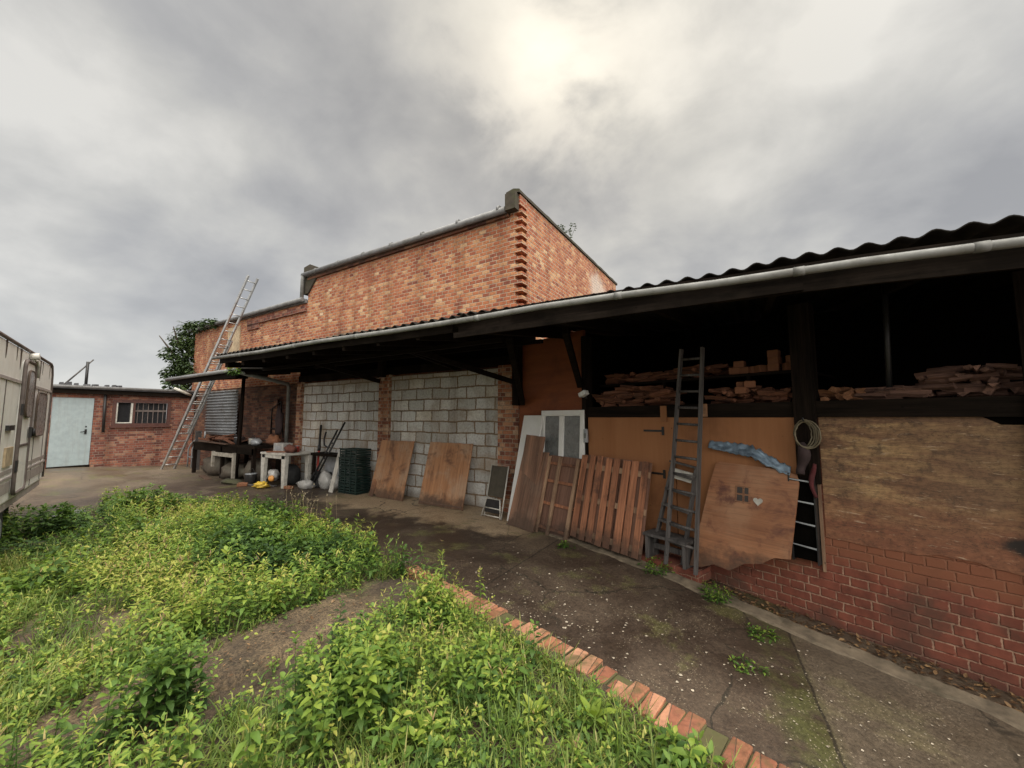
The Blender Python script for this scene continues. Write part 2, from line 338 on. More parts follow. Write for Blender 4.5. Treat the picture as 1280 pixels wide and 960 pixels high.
M_whitedirty = plain_mat('grubby_white', (.50, .48, .43), .5, dirt=(.18, .15, .11), dirt_amt=.7)
M_grub = plain_mat('muddy_white', (.34, .31, .26), .7, dirt=(.12, .09, .06), dirt_amt=.8)
M_glassfrost = plain_mat('frosted_pane', (.16, .165, .16), .28, dirt=(.24, .23, .21), dirt_amt=.5)
M_glassdark = plain_mat('dark_glass', (.02, .02, .022), .12, vary=.1)
M_doorblue = plain_mat('pale_blue_door', (.30, .355, .365), .5, dirt=(.25, .27, .26), dirt_amt=.5, streak=True, vary=.1)
M_frame = wood_mat('dark_red_frame', (.05, .018, .014), (.09, .035, .025), 'x', 1.0, .6)
M_cara = plain_mat('caravan_cream', (.86, .845, .80), .45, dirt=(.62, .57, .47), dirt_amt=.35, dirt_scale=1.3, streak=True, vary=.06)
M_caraglass = plain_mat('tinted_caravan_pane', (.27, .24, .23), .3, vary=.2)
M_caragrime = plain_mat('brown_grime', (.075, .05, .035), .7, vary=.4)
M_trim = plain_mat('caravan_trim', (.12, .095, .085), .55, vary=.3)
M_stripe = plain_mat('stripe_grey', (.40, .35, .33), .5)
M_rubber = plain_mat('rubber', (.02, .02, .02), .8)
M_blackmetal = plain_mat('black_metal', (.025, .024, .024), .45, .3)
M_red = plain_mat('red_paint', (.42, .045, .03), .45)
M_green = plain_mat('green_plastic', (.006, .020, .017), .55)
M_tarp = plain_mat('brown_tarpaulin', (.07, .055, .04), .7, dirt=(.11, .10, .07), dirt_amt=.6)
M_yellow = plain_mat('yellow_plastic', (.62, .42, .05), .45)
M_orange = plain_mat('orange_print', (.55, .25, .06), .5)
M_bag = plain_mat('clear_bag', (.36, .35, .33), .3, dirt=(.25, .24, .23), dirt_amt=.6)
M_foil = plain_mat('foil', (.20, .27, .34), .40, .35, dirt=(.006, .012, .024), dirt_amt=1.0, dirt_scale=3.0, vary=.5)
M_cable = plain_mat('cable', (.14, .115, .07), .6)
M_cloth = plain_mat('dark_cloth', (.035, .02, .02), .9)
M_clothred = plain_mat('dark_red_cloth', (.07, .012, .013), .9)
M_log = wood_mat('split_log', (.08, .03, .016), (.25, .10, .052), 'x', 1.6, .85, stain=(.045, .03, .022), stain_amt=.5)
M_logo = wood_mat('orange_log', (.17, .07, .03), (.28, .13, .06), 'x', 1.4, .85)
M_logg = wood_mat('grey_brown_log', (.065, .032, .022), (.20, .105, .072), 'x', 1.6, .85)
M_terr = plain_mat('old_brick', (.22, .09, .042), .9, dirt=(.14, .07, .05), dirt_amt=.6)
M_edge = brick_mat('edging_brick', .11, 5.0, .001, [(0, (.22, .08, .045)), (.5, (.34, .145, .075)), (1, (.44, .24, .15))], (.2, .15, .1), rough=.9, stain=(.085, .07, .026), stain_amt=.9, stain_scale=5.0, spall=.45)
M_render = plain_mat('ochre_render', (.44, .34, .22), .9, dirt=(.25, .18, .12), dirt_amt=.6)
M_concrete = plain_mat('pale_concrete', (.145, .113, .076), .85, dirt=(.05, .040, .022), dirt_amt=.9, dirt_scale=3.0, vary=.45)
M_slab = plain_mat('old_slab', (.20, .15, .095), .8, dirt=(.085, .065, .04), dirt_amt=.8, dirt_scale=3.0, vary=.35)
M_lamp = plain_mat('white_enamel', (.7, .7, .68), .35)
M_bark = plain_mat('bark', (.06, .045, .03), .9)

def leaf_mat(name, stops, transl=.3):
    m, t, b, out = newmat(name)
    a = t.n('ShaderNodeAttribute', attribute_name='tint')
    c = t.ramp(a.outputs['Fac'], stops)
    t.set(b.inputs['Base Color'], c); b.inputs['Roughness'].default_value = .58; b.inputs['Specular IOR Level'].default_value = .35
    tr = t.n('ShaderNodeBsdfTranslucent', {'Color': t.mix(1.0, c, (1.2, 1.25, .7), 'MULTIPLY')})
    mx = t.n('ShaderNodeMixShader', {0: transl, 1: b.outputs[0], 2: tr.outputs[0]}); t.L.new(mx.outputs[0], out.inputs[0])
    return m
M_weed = leaf_mat('weed_leaf', [(0, (.022, .052, .014)), (.28, (.052, .105, .02)), (.50, (.105, .185, .028)), (.76, (.225, .295, .042)), (.89, (.36, .34, .08)), (.95, (.36, .27, .12)), (1, (.24, .155, .08))])
M_grass = leaf_mat('grass_blade', [(0, (.05, .10, .02)), (.4, (.12, .18, .035)), (.7, (.22, .25, .06)), (1, (.42, .36, .16))])
M_ivy = leaf_mat('ivy_leaf', [(0, (.018, .035, .012)), (.5, (.045, .075, .02)), (1, (.09, .12, .04))], .2)
M_dry = leaf_mat('dry_stem', [(0, (.28, .2, .1)), (1, (.5, .42, .27))], .2)
M_flake = plain_mat('pale_flake', (.36, .31, .24), .85, dirt=(.2, .16, .11), dirt_amt=.8, dirt_scale=30, vary=.5)
M_deadleaf = leaf_mat('dead_leaf', [(0, (.05, .028, .016)), (.6, (.14, .075, .035)), (1, (.27, .17, .08))], .1)

def ground_mat():
    m, t, b, out = newmat('yard_concrete')
    O = t.n('ShaderNodeTexCoord').outputs['Object']; s = t.n('ShaderNodeSeparateXYZ', {0: O})
    n1 = t.noise(O, .7, 6, .62, .4); n2 = t.noise(O, 3.2, 6, .65); n3 = t.noise(O, 38.0, 4, .7); n4 = t.noise(O, 130.0, 2, .6)
    c = t.ramp(n1, [(.32, (.024, .016, .011)), (.48, (.042, .028, .019)), (.60, (.075, .052, .034)), (.75, (.14, .10, .062))])
    c = t.mix(t.m('MULTIPLY', t.step(n2, .50, .70), .45), c, (.095, .068, .043))
    # dry worn concrete at the foot of the block wall and at the far end
    w = t.m('ADD', s.outputs[1], t.m('MULTIPLY', t.m('SUBTRACT', n2, .5), 1.3))
    dry = t.m('MULTIPLY', t.step(w, 4.55, 5.0), t.m('MULTIPLY', t.step(s.outputs[0], -8.2, -7.2), t.m('SUBTRACT', 1.0, t.step(s.outputs[0], -3.2, -2.4))))
    c = t.mix(t.m('MULTIPLY', dry, .85), c, t.mix(n2, (.25, .17, .10), (.56, .43, .28)))
    far = t.m('MULTIPLY', t.m('SUBTRACT', 1.0, t.step(t.m('ADD', s.outputs[0], t.m('MULTIPLY', n2, 2.0)), -12.5, -10.5)), .6)
    c = t.mix(far, c, t.mix(n1, (.05, .04, .03), (.20, .15, .098)))
    # moss
    mo = t.m('MULTIPLY', t.step(t.noise(O, 1.6, 7, .7), .53, .64), .6); c = t.mix(mo, c, (.085, .085, .025))
    rt = t.step(t.m('ADD', s.outputs[0], t.m('MULTIPLY', s.outputs[1], .12)), .62, .66)
    c = t.mix(t.m('MULTIPLY', rt, .6), c, t.mix(n2, (.055, .044, .030), (.16, .125, .085)))
    mj = t.m('MULTIPLY', t.m('SUBTRACT', 1.0, t.step(t.m('ABSOLUTE', t.m('SUBTRACT', t.m('ADD', s.outputs[0], t.m('MULTIPLY', s.outputs[1], .12)), .52)), .05, .2)), t.step(n2, .38, .6))
    c = t.mix(t.m('MULTIPLY', mj, .85), c, (.060, .062, .018))
    # joints
    def joint(x, w): 
        return t.m('SUBTRACT', 1.0, t.step(t.m('ABSOLUTE', t.m('ADD', x, t.m('MULTIPLY', t.m('SUBTRACT', n2, .5), .06))), w * .4, w))
    j = t.m('MAXIMUM', joint(t.m('SUBTRACT', t.m('ADD', s.outputs[0], t.m('MULTIPLY', s.outputs[1], .12)), .64), .012), joint(t.m('ADD', s.outputs[0], 2.35), .012))
    j = t.m('MAXIMUM', j, joint(t.m('ADD', s.outputs[0], 5.3), .014)); j = t.m('MAXIMUM', j, joint(t.m('ADD', s.outputs[0], 9.0), .014))
    wv = t.v('ADD', O, t.v('SCALE', t.n('ShaderNodeTexNoise', {'Vector': O, 'Scale': 2.5, 'Detail': 5.0}).outputs['Color'], scale=.55))
    ck = t.n('ShaderNodeTexVoronoi', {0: wv, 'Scale': .62}, feature='DISTANCE_TO_EDGE'); ckm = t.m('MULTIPLY', t.m('SUBTRACT', 1.0, t.step(ck.outputs[0], .003, .012)), t.step(n1, .42, .55))
    c = t.mix(t.m('MULTIPLY', ckm, .75), c, (.014, .012, .007))
    c = t.mix(t.m('MULTIPLY', j, .8), c, (.015, .012, .008))
    c = t.mix(1.0, c, t.ramp(n3, [(.28, .5), (.5, 1.0), (.72, 1.5)]), 'MULTIPLY')
    ag = t.n('ShaderNodeTexVoronoi', {0: O, 'Scale': 55.0}); agg = t.m('MULTIPLY', t.m('SUBTRACT', 1.0, t.step(ag.outputs[0], .1, .28)), t.step(n2, .44, .60))
    c = t.mix(t.m('MULTIPLY', agg, .75), c, (.34, .28, .2))
    t.set(b.inputs['Base Color'], c)
    t.set(b.inputs['Roughness'], t.ramp(n1, [(.35, .34), (.6, .7)]))
    bump(t, b, t.m('ADD', t.m('MULTIPLY', n3, .6), t.m('ADD', t.m('MULTIPLY', n4, .25), t.m('MULTIPLY', n2, .8))), .6, .012)
    return m
M_ground = ground_mat()
def path_mat():
    m, t, b, out = newmat('gravelly_path'); O = t.n('ShaderNodeTexCoord').outputs['Object']
    n1 = t.noise(O, 1.8, 6, .65, .3); n2 = t.noise(O, 7.0, 6, .7); n3 = t.noise(O, 60.0, 4, .7)
    c = t.ramp(n1, [(.34, (.045, .030, .017)), (.5, (.095, .066, .036)), (.66, (.165, .12, .07))])
    c = t.mix(t.m('MULTIPLY', t.step(n2, .5, .66), .6), c, (.055, .043, .022))
    vo = t.n('ShaderNodeTexVoronoi', {0: O, 'Scale': 75.0}); c = t.mix(1.0, c, t.ramp(vo.outputs['Color'], [(.2, .6), (.8, 1.5)]), 'MULTIPLY')
    t.set(b.inputs['Base Color'], c); b.inputs['Roughness'].default_value = .85
    bump(t, b, t.m('ADD', t.m('MULTIPLY', vo.outputs[0], -1.0), t.m('ADD', n3, n2)), .8, .012); return m
M_path = path_mat()
def soil_mat():
    m, t, b, out = newmat('soil')
    O = t.n('ShaderNodeTexCoord').outputs['Object']
    n2 = t.noise(O, 2.0, 6, .65); n3 = t.noise(O, 30.0, 5, .7)
    c = t.ramp(n2, [(.3, (.035, .024, .015)), (.5, (.075, .052, .03)), (.68, (.15, .11, .06))])
    c = t.mix(t.m('MULTIPLY', t.step(t.noise(O, 3.5, 6, .7), .48, .62), .6), c, (.06, .085, .02))
    c = t.mix(1.0, c, t.ramp(n3, [(.3, .45), (.7, 1.5)]), 'MULTIPLY')
    t.set(b.inputs['Base Color'], c); b.inputs['Roughness'].default_value = .9; bump(t, b, n3, .9, .03)
    return m
M_soil = soil_mat()

# ---------------------------------------------------------------- setting: ground, soil, path, kerb
def lines(lo, hi, fine, far):
    a = list(np.arange(lo, hi + 1e-6, fine)); pre = []; x = lo; st = fine
    while x > -far: st *= 1.5; x -= st; pre.append(x)
    post = []; x = hi; st = fine
    while x < far: st *= 1.5; x += st; post.append(x)
    return pre[::-1] + a + post
gx = lines(-20, 4, .16, 400); gy = lines(-2, 8, .16, 400)
mb = MB(); vs = []
for y in gy:
    for x in gx:
        z = gz(x, y)
        if -20 < x < 4 and -2 < y < 8: z += .012 * mnoise.noise(Vector((x * .9, y * .9, 0))) + .004 * mnoise.noise(Vector((x * 4, y * 4, 3)))
        vs.append((x, y, z))
W_ = len(gx)
mb.add(vs, [(j * W_ + i, j * W_ + i + 1, (j + 1) * W_ + i + 1, (j + 1) * W_ + i) for j in range(len(gy) - 1) for i in range(W_ - 1)], True)
tag(mb.build('ground', M_ground), kind='structure')

BED = [(.75, 2.16), (.05, 2.30), (-.87, 2.48), (-2.65, 2.90), (-3.6, 3.12), (-4.9, 3.35), (-6.6, 3.58), (-8.0, 3.60), (-9.6, 3.30), (-10.1, 2.5), (-9.9, 1.9), (-9.6, 1.6),
       (-9.6, 1.2), (-7, -.6), (-6, -2.6), (2.4, -2.6), (1.5, 1.2)]
def inside(x, y, P=BED):
    r = False; j = len(P) - 1
    for i in range(len(P)):
        if (P[i][1] > y) != (P[j][1] > y) and x < (P[j][0] - P[i][0]) * (y - P[i][1]) / (P[j][1] - P[i][1]) + P[i][0]: r = not r
        j = i
    return r
def sz(x, y): return gz(x, y) + .03 + .03 * mnoise.noise(Vector((x * 1.3, y * 1.3, 9))) + .014 * mnoise.noise(Vector((x * 6, y * 6, 2)))
mb = MB(); idx = {}; vs = []; fs = []
st = .09; nx = int(15 / st); ny = int(6.8 / st)
def vid(i, j):
    if (i, j) not in idx:
        x = -12.2 + i * st; y = -2.8 + j * st; x += .03 * mnoise.noise(Vector((i * .7, j * .7, 0))); y += .03 * mnoise.noise(Vector((i * .7, j * .7, 5)))
        idx[(i, j)] = len(vs); vs.append((x, y, sz(x, y)))
    return idx[(i, j)]
for i in range(nx):
    for j in range(ny):
        if inside(-12.2 + (i + .5) * st, -2.8 + (j + .5) * st): fs.append((vid(i, j), vid(i + 1, j), vid(i + 1, j + 1), vid(i, j + 1)))
mb.add(vs, fs, True); tag(mb.build('soil', M_soil), kind='structure')

def fbm0(x, y, k): return mnoise.noise(Vector((x * k, y * k, 11))) + .5 * mnoise.noise(Vector((x * k * 2.3, y * k * 2.3, 5)))
# broken concrete path through the weeds and a slab by the caravan
mb = MB()
def slab(poly, top, th=.09):
    n = len(poly); mb.add([(x, y, top - th) for x, y in poly] + [(x, y, top + .006 * mnoise.noise(Vector((x * 9, y * 9, 0)))) for x, y in poly],
                          [tuple(range(n, 2 * n)), tuple(reversed(range(n)))] + [(i, (i + 1) % n, n + (i + 1) % n, n + i) for i in range(n)])
pv = []; pf = []; cols_ = 12; rows_ = 60
for j in range(rows_ + 1):
    f = j / rows_; y = 2.45 - 3.2 * f; xc = -2.93 - .10 * math.sin(f * 4) - .25 * f
    for i in range(cols_ + 1):
        g = i / cols_; hw = .34 + .10 * fbm0(0 if g < .5 else 9, y, 2.4) + .05 * fbm0(g * 4, y, 7)
        x = xc + (g - .5) * 2 * hw; e = min(1, min(g, 1 - g) * 6, min(f, 1 - f) * 12)
        br = .035 * sst(mnoise.noise(Vector((x * 2.2, y * 2.2, 4))), .02, .10)          # broken away pieces
        pv.append((x, y, gz(x, y) + .005 + .075 * sst(e, 0, .5) - br + .010 * mnoise.noise(Vector((x * 9, y * 9, 0))) + .006 * mnoise.noise(Vector((x * 28, y * 28, 0)))))
for j in range(rows_):
    for i in range(cols_): q = j * (cols_ + 1) + i; pf.append((q, q + cols_ + 1, q + cols_ + 2, q + 1))
mb.add(pv, pf, True)
tag(mb.build('path', M_path), kind='structure')

# concrete kerb along the foot of the shed
A2 = Vector((-2.6, 5.6)); D2 = Vector((.9409, -.3387)); N2 = Vector((.3387, .9409))
WF = frame((A2.x, A2.y, 0), (D2.x, D2.y, 0))          # angled wall frame: x along the wall, y into it, z up
def W(s, off, z): return WF @ Vector((s, -off, z))
def wxy(s, off): p = A2 + D2 * s - N2 * off; return (p.x, p.y)
mb = MB(); seg = 160; vs = []; fs = []
for i in range(seg + 1):
    s = .18 + i * 5.6 / seg
    o1 = .30 + .03 * mnoise.noise(Vector((s * 3, 0, 0))) + .025 * mnoise.noise(Vector((s * 14, 0, 0))); o2 = .43 + .05 * mnoise.noise(Vector((s * 2.3, 4, 0))) + .02 * mnoise.noise(Vector((s * 13, 4, 0)))
    for o, h in ((o1, -.05), (o1, .030), (o2 + .05 * abs(mnoise.noise(Vector((s * 1.7, 2, 0)))), .012), (o2 + .10, -.03)):
        p = wxy(s, o); vs.append((p[0], p[1], gz(*p) + h + .006 * mnoise.noise(Vector((s * 8, o, 1)))))
    if i: b = i * 4; fs += [(b - 4 + k, b - 3 + k, b + 1 + k, b + k) for k in range(3)]
mb.add(vs, fs); tag(mb.build('kerb', M_concrete), kind='structure')

tag(MB().box(-.55, .55, -.2, .2, -.05, .03).build('paving_slab', plain_mat('grey_slab', (.27, .27, .27), .5, dirt=(.12, .11, .10), dirt_amt=.6), None, T(-9.75, 1.78, gz(-9.75, 1.78), -.2), bevel=.01), 'grey paving slab lying among low weeds beside the caravan', 'slab')
# ---------------------------------------------------------------- brick edging beside the drive
ed = thing('brick_edging', 'orange brick edging set in a row between weeds and concrete drive', 'edging', T(-1.3, 2.6, gz(-1.3, 2.6)))
EP = [(-3.3, 3.16), (-2.65, 2.98), (-.86, 2.58), (.1, 2.38), (1.0, 2.2)]
mb = MB(); mm = MB(); L = 0; pts = []
for (x0, y0), (x1, y1) in zip(EP, EP[1:]):
    l = math.hypot(x1 - x0, y1 - y0); n = int(l / .108)
    for k in range(n): pts.append((x0 + (x1 - x0) * (k + .5) / n, y0 + (y1 - y0) * (k + .5) / n, math.atan2(y1 - y0, x1 - x0)))
for i, (x, y, a) in enumerate(pts):
    if random.random() < .04: continue
    Mx = T(x + random.uniform(-.006, .006), y + random.uniform(-.015, .015), gz(x, y) + random.uniform(-.012, .006), a + random.uniform(-.06, .06)) @ Matrix.Rotation(random.uniform(-.05, .05), 4, 'X')
    mb.box(-.049, .049, -.105, .105, -.06, .040, Mx)
mb.build('brick_course', M_edge, ed, I4, bevel=.008)
mm = MB()
for x, y, a in pts: mm.box(-.054, .054, -.09, .09, -.10, .034, T(x, y, gz(x, y) - .008, a))
mm.build('mortar_bed', plain_mat('mossy_joint', (.085, .075, .03), .95, dirt=(.05, .06, .015), dirt_amt=.8, dirt_scale=9), ed, I4)

# ---------------------------------------------------------------- main brick building
bb = thing('brick_building', 'tall orange brick building with flat parapet gable rising behind the lean-to roofs', 'building', T(-10, 6, 0))
UR, UM, UL = -3.55, -10.35, -17.6
# front wall of the tall part, piers below and block infill
MB().box(UM, UR - .226, 6.02, 6.24, 2.62, 5.42).build('front_wall', M_brick, bb, I4)
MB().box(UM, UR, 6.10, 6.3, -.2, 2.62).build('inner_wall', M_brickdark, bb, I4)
for x0, x1, kind in ((-10.52, -10.30, 'p'), (-10.30, -7.22, 'b'), (-7.22, -6.88, 'p'), (-6.88, -3.98, 'b'), (-3.98, -3.55, 'p')):
    if kind == 'p': MB().box(x0, x1, 5.93, 6.2, -.2, 2.60).build('brick_pier', M_pier, bb, I4)
    else: MB().box(x0, x1, 6.0, 6.098, -.2, 2.56).build('block_infill', M_block, bb, I4)
MB().box(UM - .1, UR, 5.92, 6.02, 2.602, 2.76).build('timber_lintel', M_fascia, bb, I4)
MB().box(UM - .1, UR - .15, 5.955, 6.015, 2.765, 3.10).build('under_roof_shade', M_black, bb, I4)  # black strip over the brick, standing in for deep shade under the roof
# right gable
mb = MB(); mb.box(UR - .225, UR, 6.245, 11.9, 0, 5.80); mb.build('gable_wall', M_brick, bb, I4)
mb = MB()
for k in range(38):                                      # toothed corner left for a wall never built
    z = 2.75 + k * .075
    if k % 2 == 0: mb.box(UR - .224, UR + .035, 6.015, 6.24, z + .003, z + .072)
    else: mb.box(UR - .224, UR - .115, 6.022, 6.24, z - .003, z + .078)
mb.box(UR - .225, UR + .01, 6.0, 6.25, 5.60, 5.80)
mb.build('toothed_corner', M_brick, bb, I4)
cm = MB(); vs = []; fs = []; n = 40
for i in range(n + 1):
    y = 5.93 + i * 6.05 / n; j = .02 * mnoise.noise(Vector((y * 3, 0, 0)))
    for x, z in ((UR - .26, 5.80), (UR - .26, 5.87 + j), (UR - .1, 5.90 + j * 1.5), (UR + .03, 5.86 + j), (UR + .03, 5.80)): vs.append((x, y, z))
    if i: b = i * 5; fs += [(b - 5 + k, b - 4 + k, b + 1 + k, b + k) for k in range(4)]
fs += [(0, 1, 2, 3, 4), tuple(n * 5 + k for k in (4, 3, 2, 1, 0))]
cm.add(vs, fs); cm.box(UR - .24, UR - .02, 5.86, 6.0, 5.48, 5.80); cm.build('coping', M_coping, bb, I4)
# kneeler at the left end of the tall part
MB().prism([(UM - .18, 5.05), (UM + .05, 5.05), (UM + .62, 5.64), (UM + .1, 5.86), (UM - .18, 5.82)], 5.97, 6.5).build('parapet_kneeler', M_coping, bb, I4)
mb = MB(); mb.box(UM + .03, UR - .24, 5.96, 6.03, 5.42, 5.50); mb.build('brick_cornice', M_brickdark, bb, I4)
mb = MB(); mb.tube([(UM - .1, 5.90, 5.56), (UR - .25, 5.90, 5.52)], .062, 10); mb.box(UM, UR - .25, 5.965, 6.02, 5.47, 5.56)
for k in range(7): x = UM + .5 + k * .98; mb.tube([(x, 5.90, 5.56), (x + .05, 5.90, 5.56)], .072, 10)
mb.build('eaves_gutter', M_gutterdark, bb, I4)
mb = MB(); mb.tube([(UM - .06, 5.89, 5.55), (UM - .10, 5.9, 5.42), (UM - .10, 5.9, 4.92)], .05, 8); mb.build('downpipe', M_gutter, bb, I4)
MB().prism([(0, 0), (0, .06), (5.8, .5), (5.8, .44)], 0, 1).build('slate_roof', M_slate, bb, Matrix(((0, -6.5, 0, UR - .26), (1, 0, 0, 6.06), (0, 0, 1, 5.50), (0, 0, 0, 1))))
# lower left part
mb = MB(); mb.box(UL, UM - .01, 6.02, 6.24, 2.60, 4.80); mb.box(UL, UL + .22, 6.245, 11, 0, 4.8); mb.build('side_wall', M_brick, bb, I4)
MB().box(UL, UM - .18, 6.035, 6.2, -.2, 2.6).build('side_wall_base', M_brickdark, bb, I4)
mb = MB(); mb.box(-13.6, UM - .02, 5.96, 6.018, 4.56, 4.72); mb.box(-13.6, -12.9, 5.975, 6.018, 4.40, 4.558); mb.build('corbel_band', M_brickred, bb, I4)
MB().box(-14.9, -14.1, 5.985, 6.018, 3.3, 4.62).build('render_patch', M_render, bb, I4)
mb = MB(); mb.tube([(UL - .2, 5.90, 4.86), (UM - .05, 5.90, 4.88)], .06, 8); mb.box(UL, UM - .02, 5.96, 6.018, 4.80, 4.90); mb.build('eaves_gutter', M_gutterdark, bb, I4)
MB().prism([(0, 0), (0, .06), (4.8, .5), (4.8, .44)], 0, 1).build('slate_roof', M_slate, bb, Matrix(((0, -7.3, 0, UM - .01), (1, 0, 0, 6.06), (0, 0, 1, 4.84), (0, 0, 0, 1))))
# grey downpipe beside the workbench
mb = MB(); mb.tube([(-9.95, 4.25, 2.68), (-10.72, 5.78, 2.56), (-10.80, 5.86, 2.46), (-10.80, 5.86, 1.0)], .05, 8); mb.build('downpipe', M_gutter, bb, I4)

# ---------------------------------------------------------------- corrugated lean-to with open wood store
sh = thing('timber_lean_to', 'long dark timber lean-to with corrugated roof, grey gutter and open log shelves', 'lean-to', T(-1, 5.2, 0))
def corrugated(u0, u1, y0, z0, y1, z1, amp=.026, pitch=.146, th=.009, zf=None, ny=6, seg=8, skew=0, over=0):
    mb = MB(); vs = []; fs = []; n = int((u1 - u0) / pitch * seg); cols = n + 1
    for side in (0, 1):
        for j in range(ny + 1):
            f = j / ny
            for i in range(cols):
                x = u0 + (u1 - u0) * i / n; xx = x + skew * f * max(0, 1 - (x - u0) / 3.0)
                z = z0 + (z1 - z0) * f + amp * math.sin(2 * math.pi * (x - u0) / pitch) - side * th
                if zf: z += zf(x, f)
                vs.append((xx, y0 + (y1 - y0) * f, z))
    q = cols * (ny + 1)
    for j in range(ny):
        for i in range(n):
            a = j * cols + i; fs.append((a, a + 1, a + cols + 1, a + cols)); b = a + q; fs.append((b, b + cols, b + cols + 1, b + 1))
    for i in range(n): fs.append((i, i + q, i + q + 1, i + 1))
    for j in range(ny): a = j * cols; fs.append((a, a + cols, a + cols + q, a + q)); a += n; fs.append((a, a + q, a + cols + q, a + cols))
    mb.add(vs, fs, True); return mb
def zright(x, f): return .028 * sst(x, -.8, 1.2) * (1 - f) + .015 * mnoise.noise(Vector((x * 2.1, f * 2, 0))) + .035 * sst(-x, 1.6, 2.6) * (1 - f)
def zleft(x, f): return .02 * mnoise.noise(Vector((x * 1.1, f * 2, 7))) * (1 - f) + .055 * sst(-x, 3, 8) * (1 - f)
corrugated(-2.62, 4.0, 3.12, 2.690, 9.6, 3.60, amp=.0155, zf=zright).build('corrugated_roof', M_roof, sh, I4)
corrugated(-8.1, -2.45, 3.10, 2.702, 6.0, 3.10, amp=.020, zf=zleft, skew=-2.3).build('corrugated_roof', M_roof, sh, I4)
GUT = [(-8.2, 2.715), (-6.6, 2.685), (-5.0, 2.69), (-3.6, 2.66), (-2.35, 2.650), (-1.63, 2.655), (-.9, 2.64), (-.2, 2.612), (.6, 2.600), (1.3, 2.570), (4.0, 2.50)]
mb = MB(); mb.tube([(x, 3.085, z - .008) for x, z in GUT], .027, 12)
for x in (-7.2, -5.6, -4.2, -2.32, -.9, .28, 1.08, 2.3):
    zz = np.interp(x, [g[0] for g in GUT], [g[1] for g in GUT]); mb.tube([(x - .03, 3.085, zz - .008), (x + .03, 3.085, zz - .008)], .030, 12)
mb.build('gutter', M_gutter, sh, I4)
mb = MB()
def gzat(x): return float(np.interp(x, [g[0] for g in GUT], [g[1] for g in GUT]))
def board(xs, off_top, off_bot, y):
    vs = []; fs = []
    for i, x in enumerate(xs):
        for dy in (0, .03):
            vs += [(x, y + dy, gzat(x) + off_top), (x, y + dy, gzat(x) - off_bot)]
        if i: b = i * 4; fs += [(b - 4, b - 3, b + 1, b), (b - 2, b + 2, b + 3, b - 1), (b - 4, b, b + 2, b - 2), (b - 3, b - 1, b + 3, b + 1)]
    fs += [(0, 2, 3, 1), (len(vs) - 4, len(vs) - 3, len(vs) - 1, len(vs) - 2)]
    mb.add(vs, fs)
board([-2.6 + .4 * i for i in range(17)], .055, .135, 3.13); board([-8.1 + .45 * i for i in range(13)], .02, .10, 3.15)
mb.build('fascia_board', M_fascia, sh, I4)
MB().box(-2.64, .3, 3.10, 3.128, 2.475, 2.53).build('lower_fascia_strip', M_fascia, sh, I4)
def zroof(y, right): return (2.672 + (y - 3.12) / 6.48 * .928) if right else (2.665 + (y - 3.14) / 2.86 * .435)
for k in range(9):
    x = -8.0 + k * .68 if k else -7.9
    xb = x - 2.2 * max(0, 1 - (x + 8.1) / 3.0)
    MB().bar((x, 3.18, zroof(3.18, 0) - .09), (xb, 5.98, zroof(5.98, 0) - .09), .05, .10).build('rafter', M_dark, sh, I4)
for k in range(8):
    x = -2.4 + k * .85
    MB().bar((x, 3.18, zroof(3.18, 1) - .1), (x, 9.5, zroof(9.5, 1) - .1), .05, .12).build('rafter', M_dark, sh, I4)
mb = MB()
for y in (4.1, 5.2): mb.box(-8.6, -2.7, y, y + .06, zroof(y, 0) - .20, zroof(y, 0) - .145)
mb.build('purlin', M_dark, sh, I4)
# posts, braces and beams
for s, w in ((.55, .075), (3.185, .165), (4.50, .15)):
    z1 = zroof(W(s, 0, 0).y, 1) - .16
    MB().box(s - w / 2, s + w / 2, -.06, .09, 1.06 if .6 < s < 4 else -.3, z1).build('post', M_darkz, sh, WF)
MB().box(-3.56, -3.44, 5.74, 5.90, 1.86, 3.0).build('wall_post', M_darkz, sh, I4)
for x in (-7.05,): MB().box(x - .07, x + .07, 5.80, 5.918, 2.55, 3.05).build('wall_post', M_darkz, sh, I4)
mb = MB(); mb.bar((-3.37, 5.78, 1.90), (-2.66, 4.2, 2.70), .08, .09); mb.build('brace', M_dark, sh, I4)
mb = MB(); mb.bar(tuple(W(.5, .08, 2.12)), (-1.87, 4.2, 2.68), .07, .09); mb.build('brace', M_dark, sh, I4)
mb = MB(); mb.bar((-3.5, 5.78, 2.25), (-4.6, 4.4, 2.72), .06, .08); mb.build('brace', M_dark, sh, I4)
mb = MB(); mb.bar((-7.05, 5.80, 2.45), (-7.05, 4.2, 2.70), .06, .08); mb.build('brace', M_dark, sh, I4)
mb = MB(); mb.bar((-5.0, 5.95, 2.62), (-4.6, 4.2, 2.72), .06, .08); mb.build('brace', M_dark, sh, I4)
MB().box(.52, 5.6, -.035, .06, 1.655, 1.80).build('shelf_beam', M_dark, sh, WF)
MB().box(.40, 6.5, .065, 1.4, 1.755, 1.79).build('log_shelf', M_dark, sh, WF)
MB().box(.60, 3.12, .25, 1.35, 2.10, 2.13).build('log_shelf', M_dark, sh, WF)
for s in (1.18, 1.62, 2.62):
    MB().box(s - .02, s + .02, .25, .29, 1.792, 2.098).build('shelf_upright', M_darkz, sh, WF)
mb = MB(); mb.tube([W(3.73, -.18, 1.795), W(3.76, -.18, 2.9)], .022, 8); mb.build('steel_prop', M_blackmetal, sh, I4)
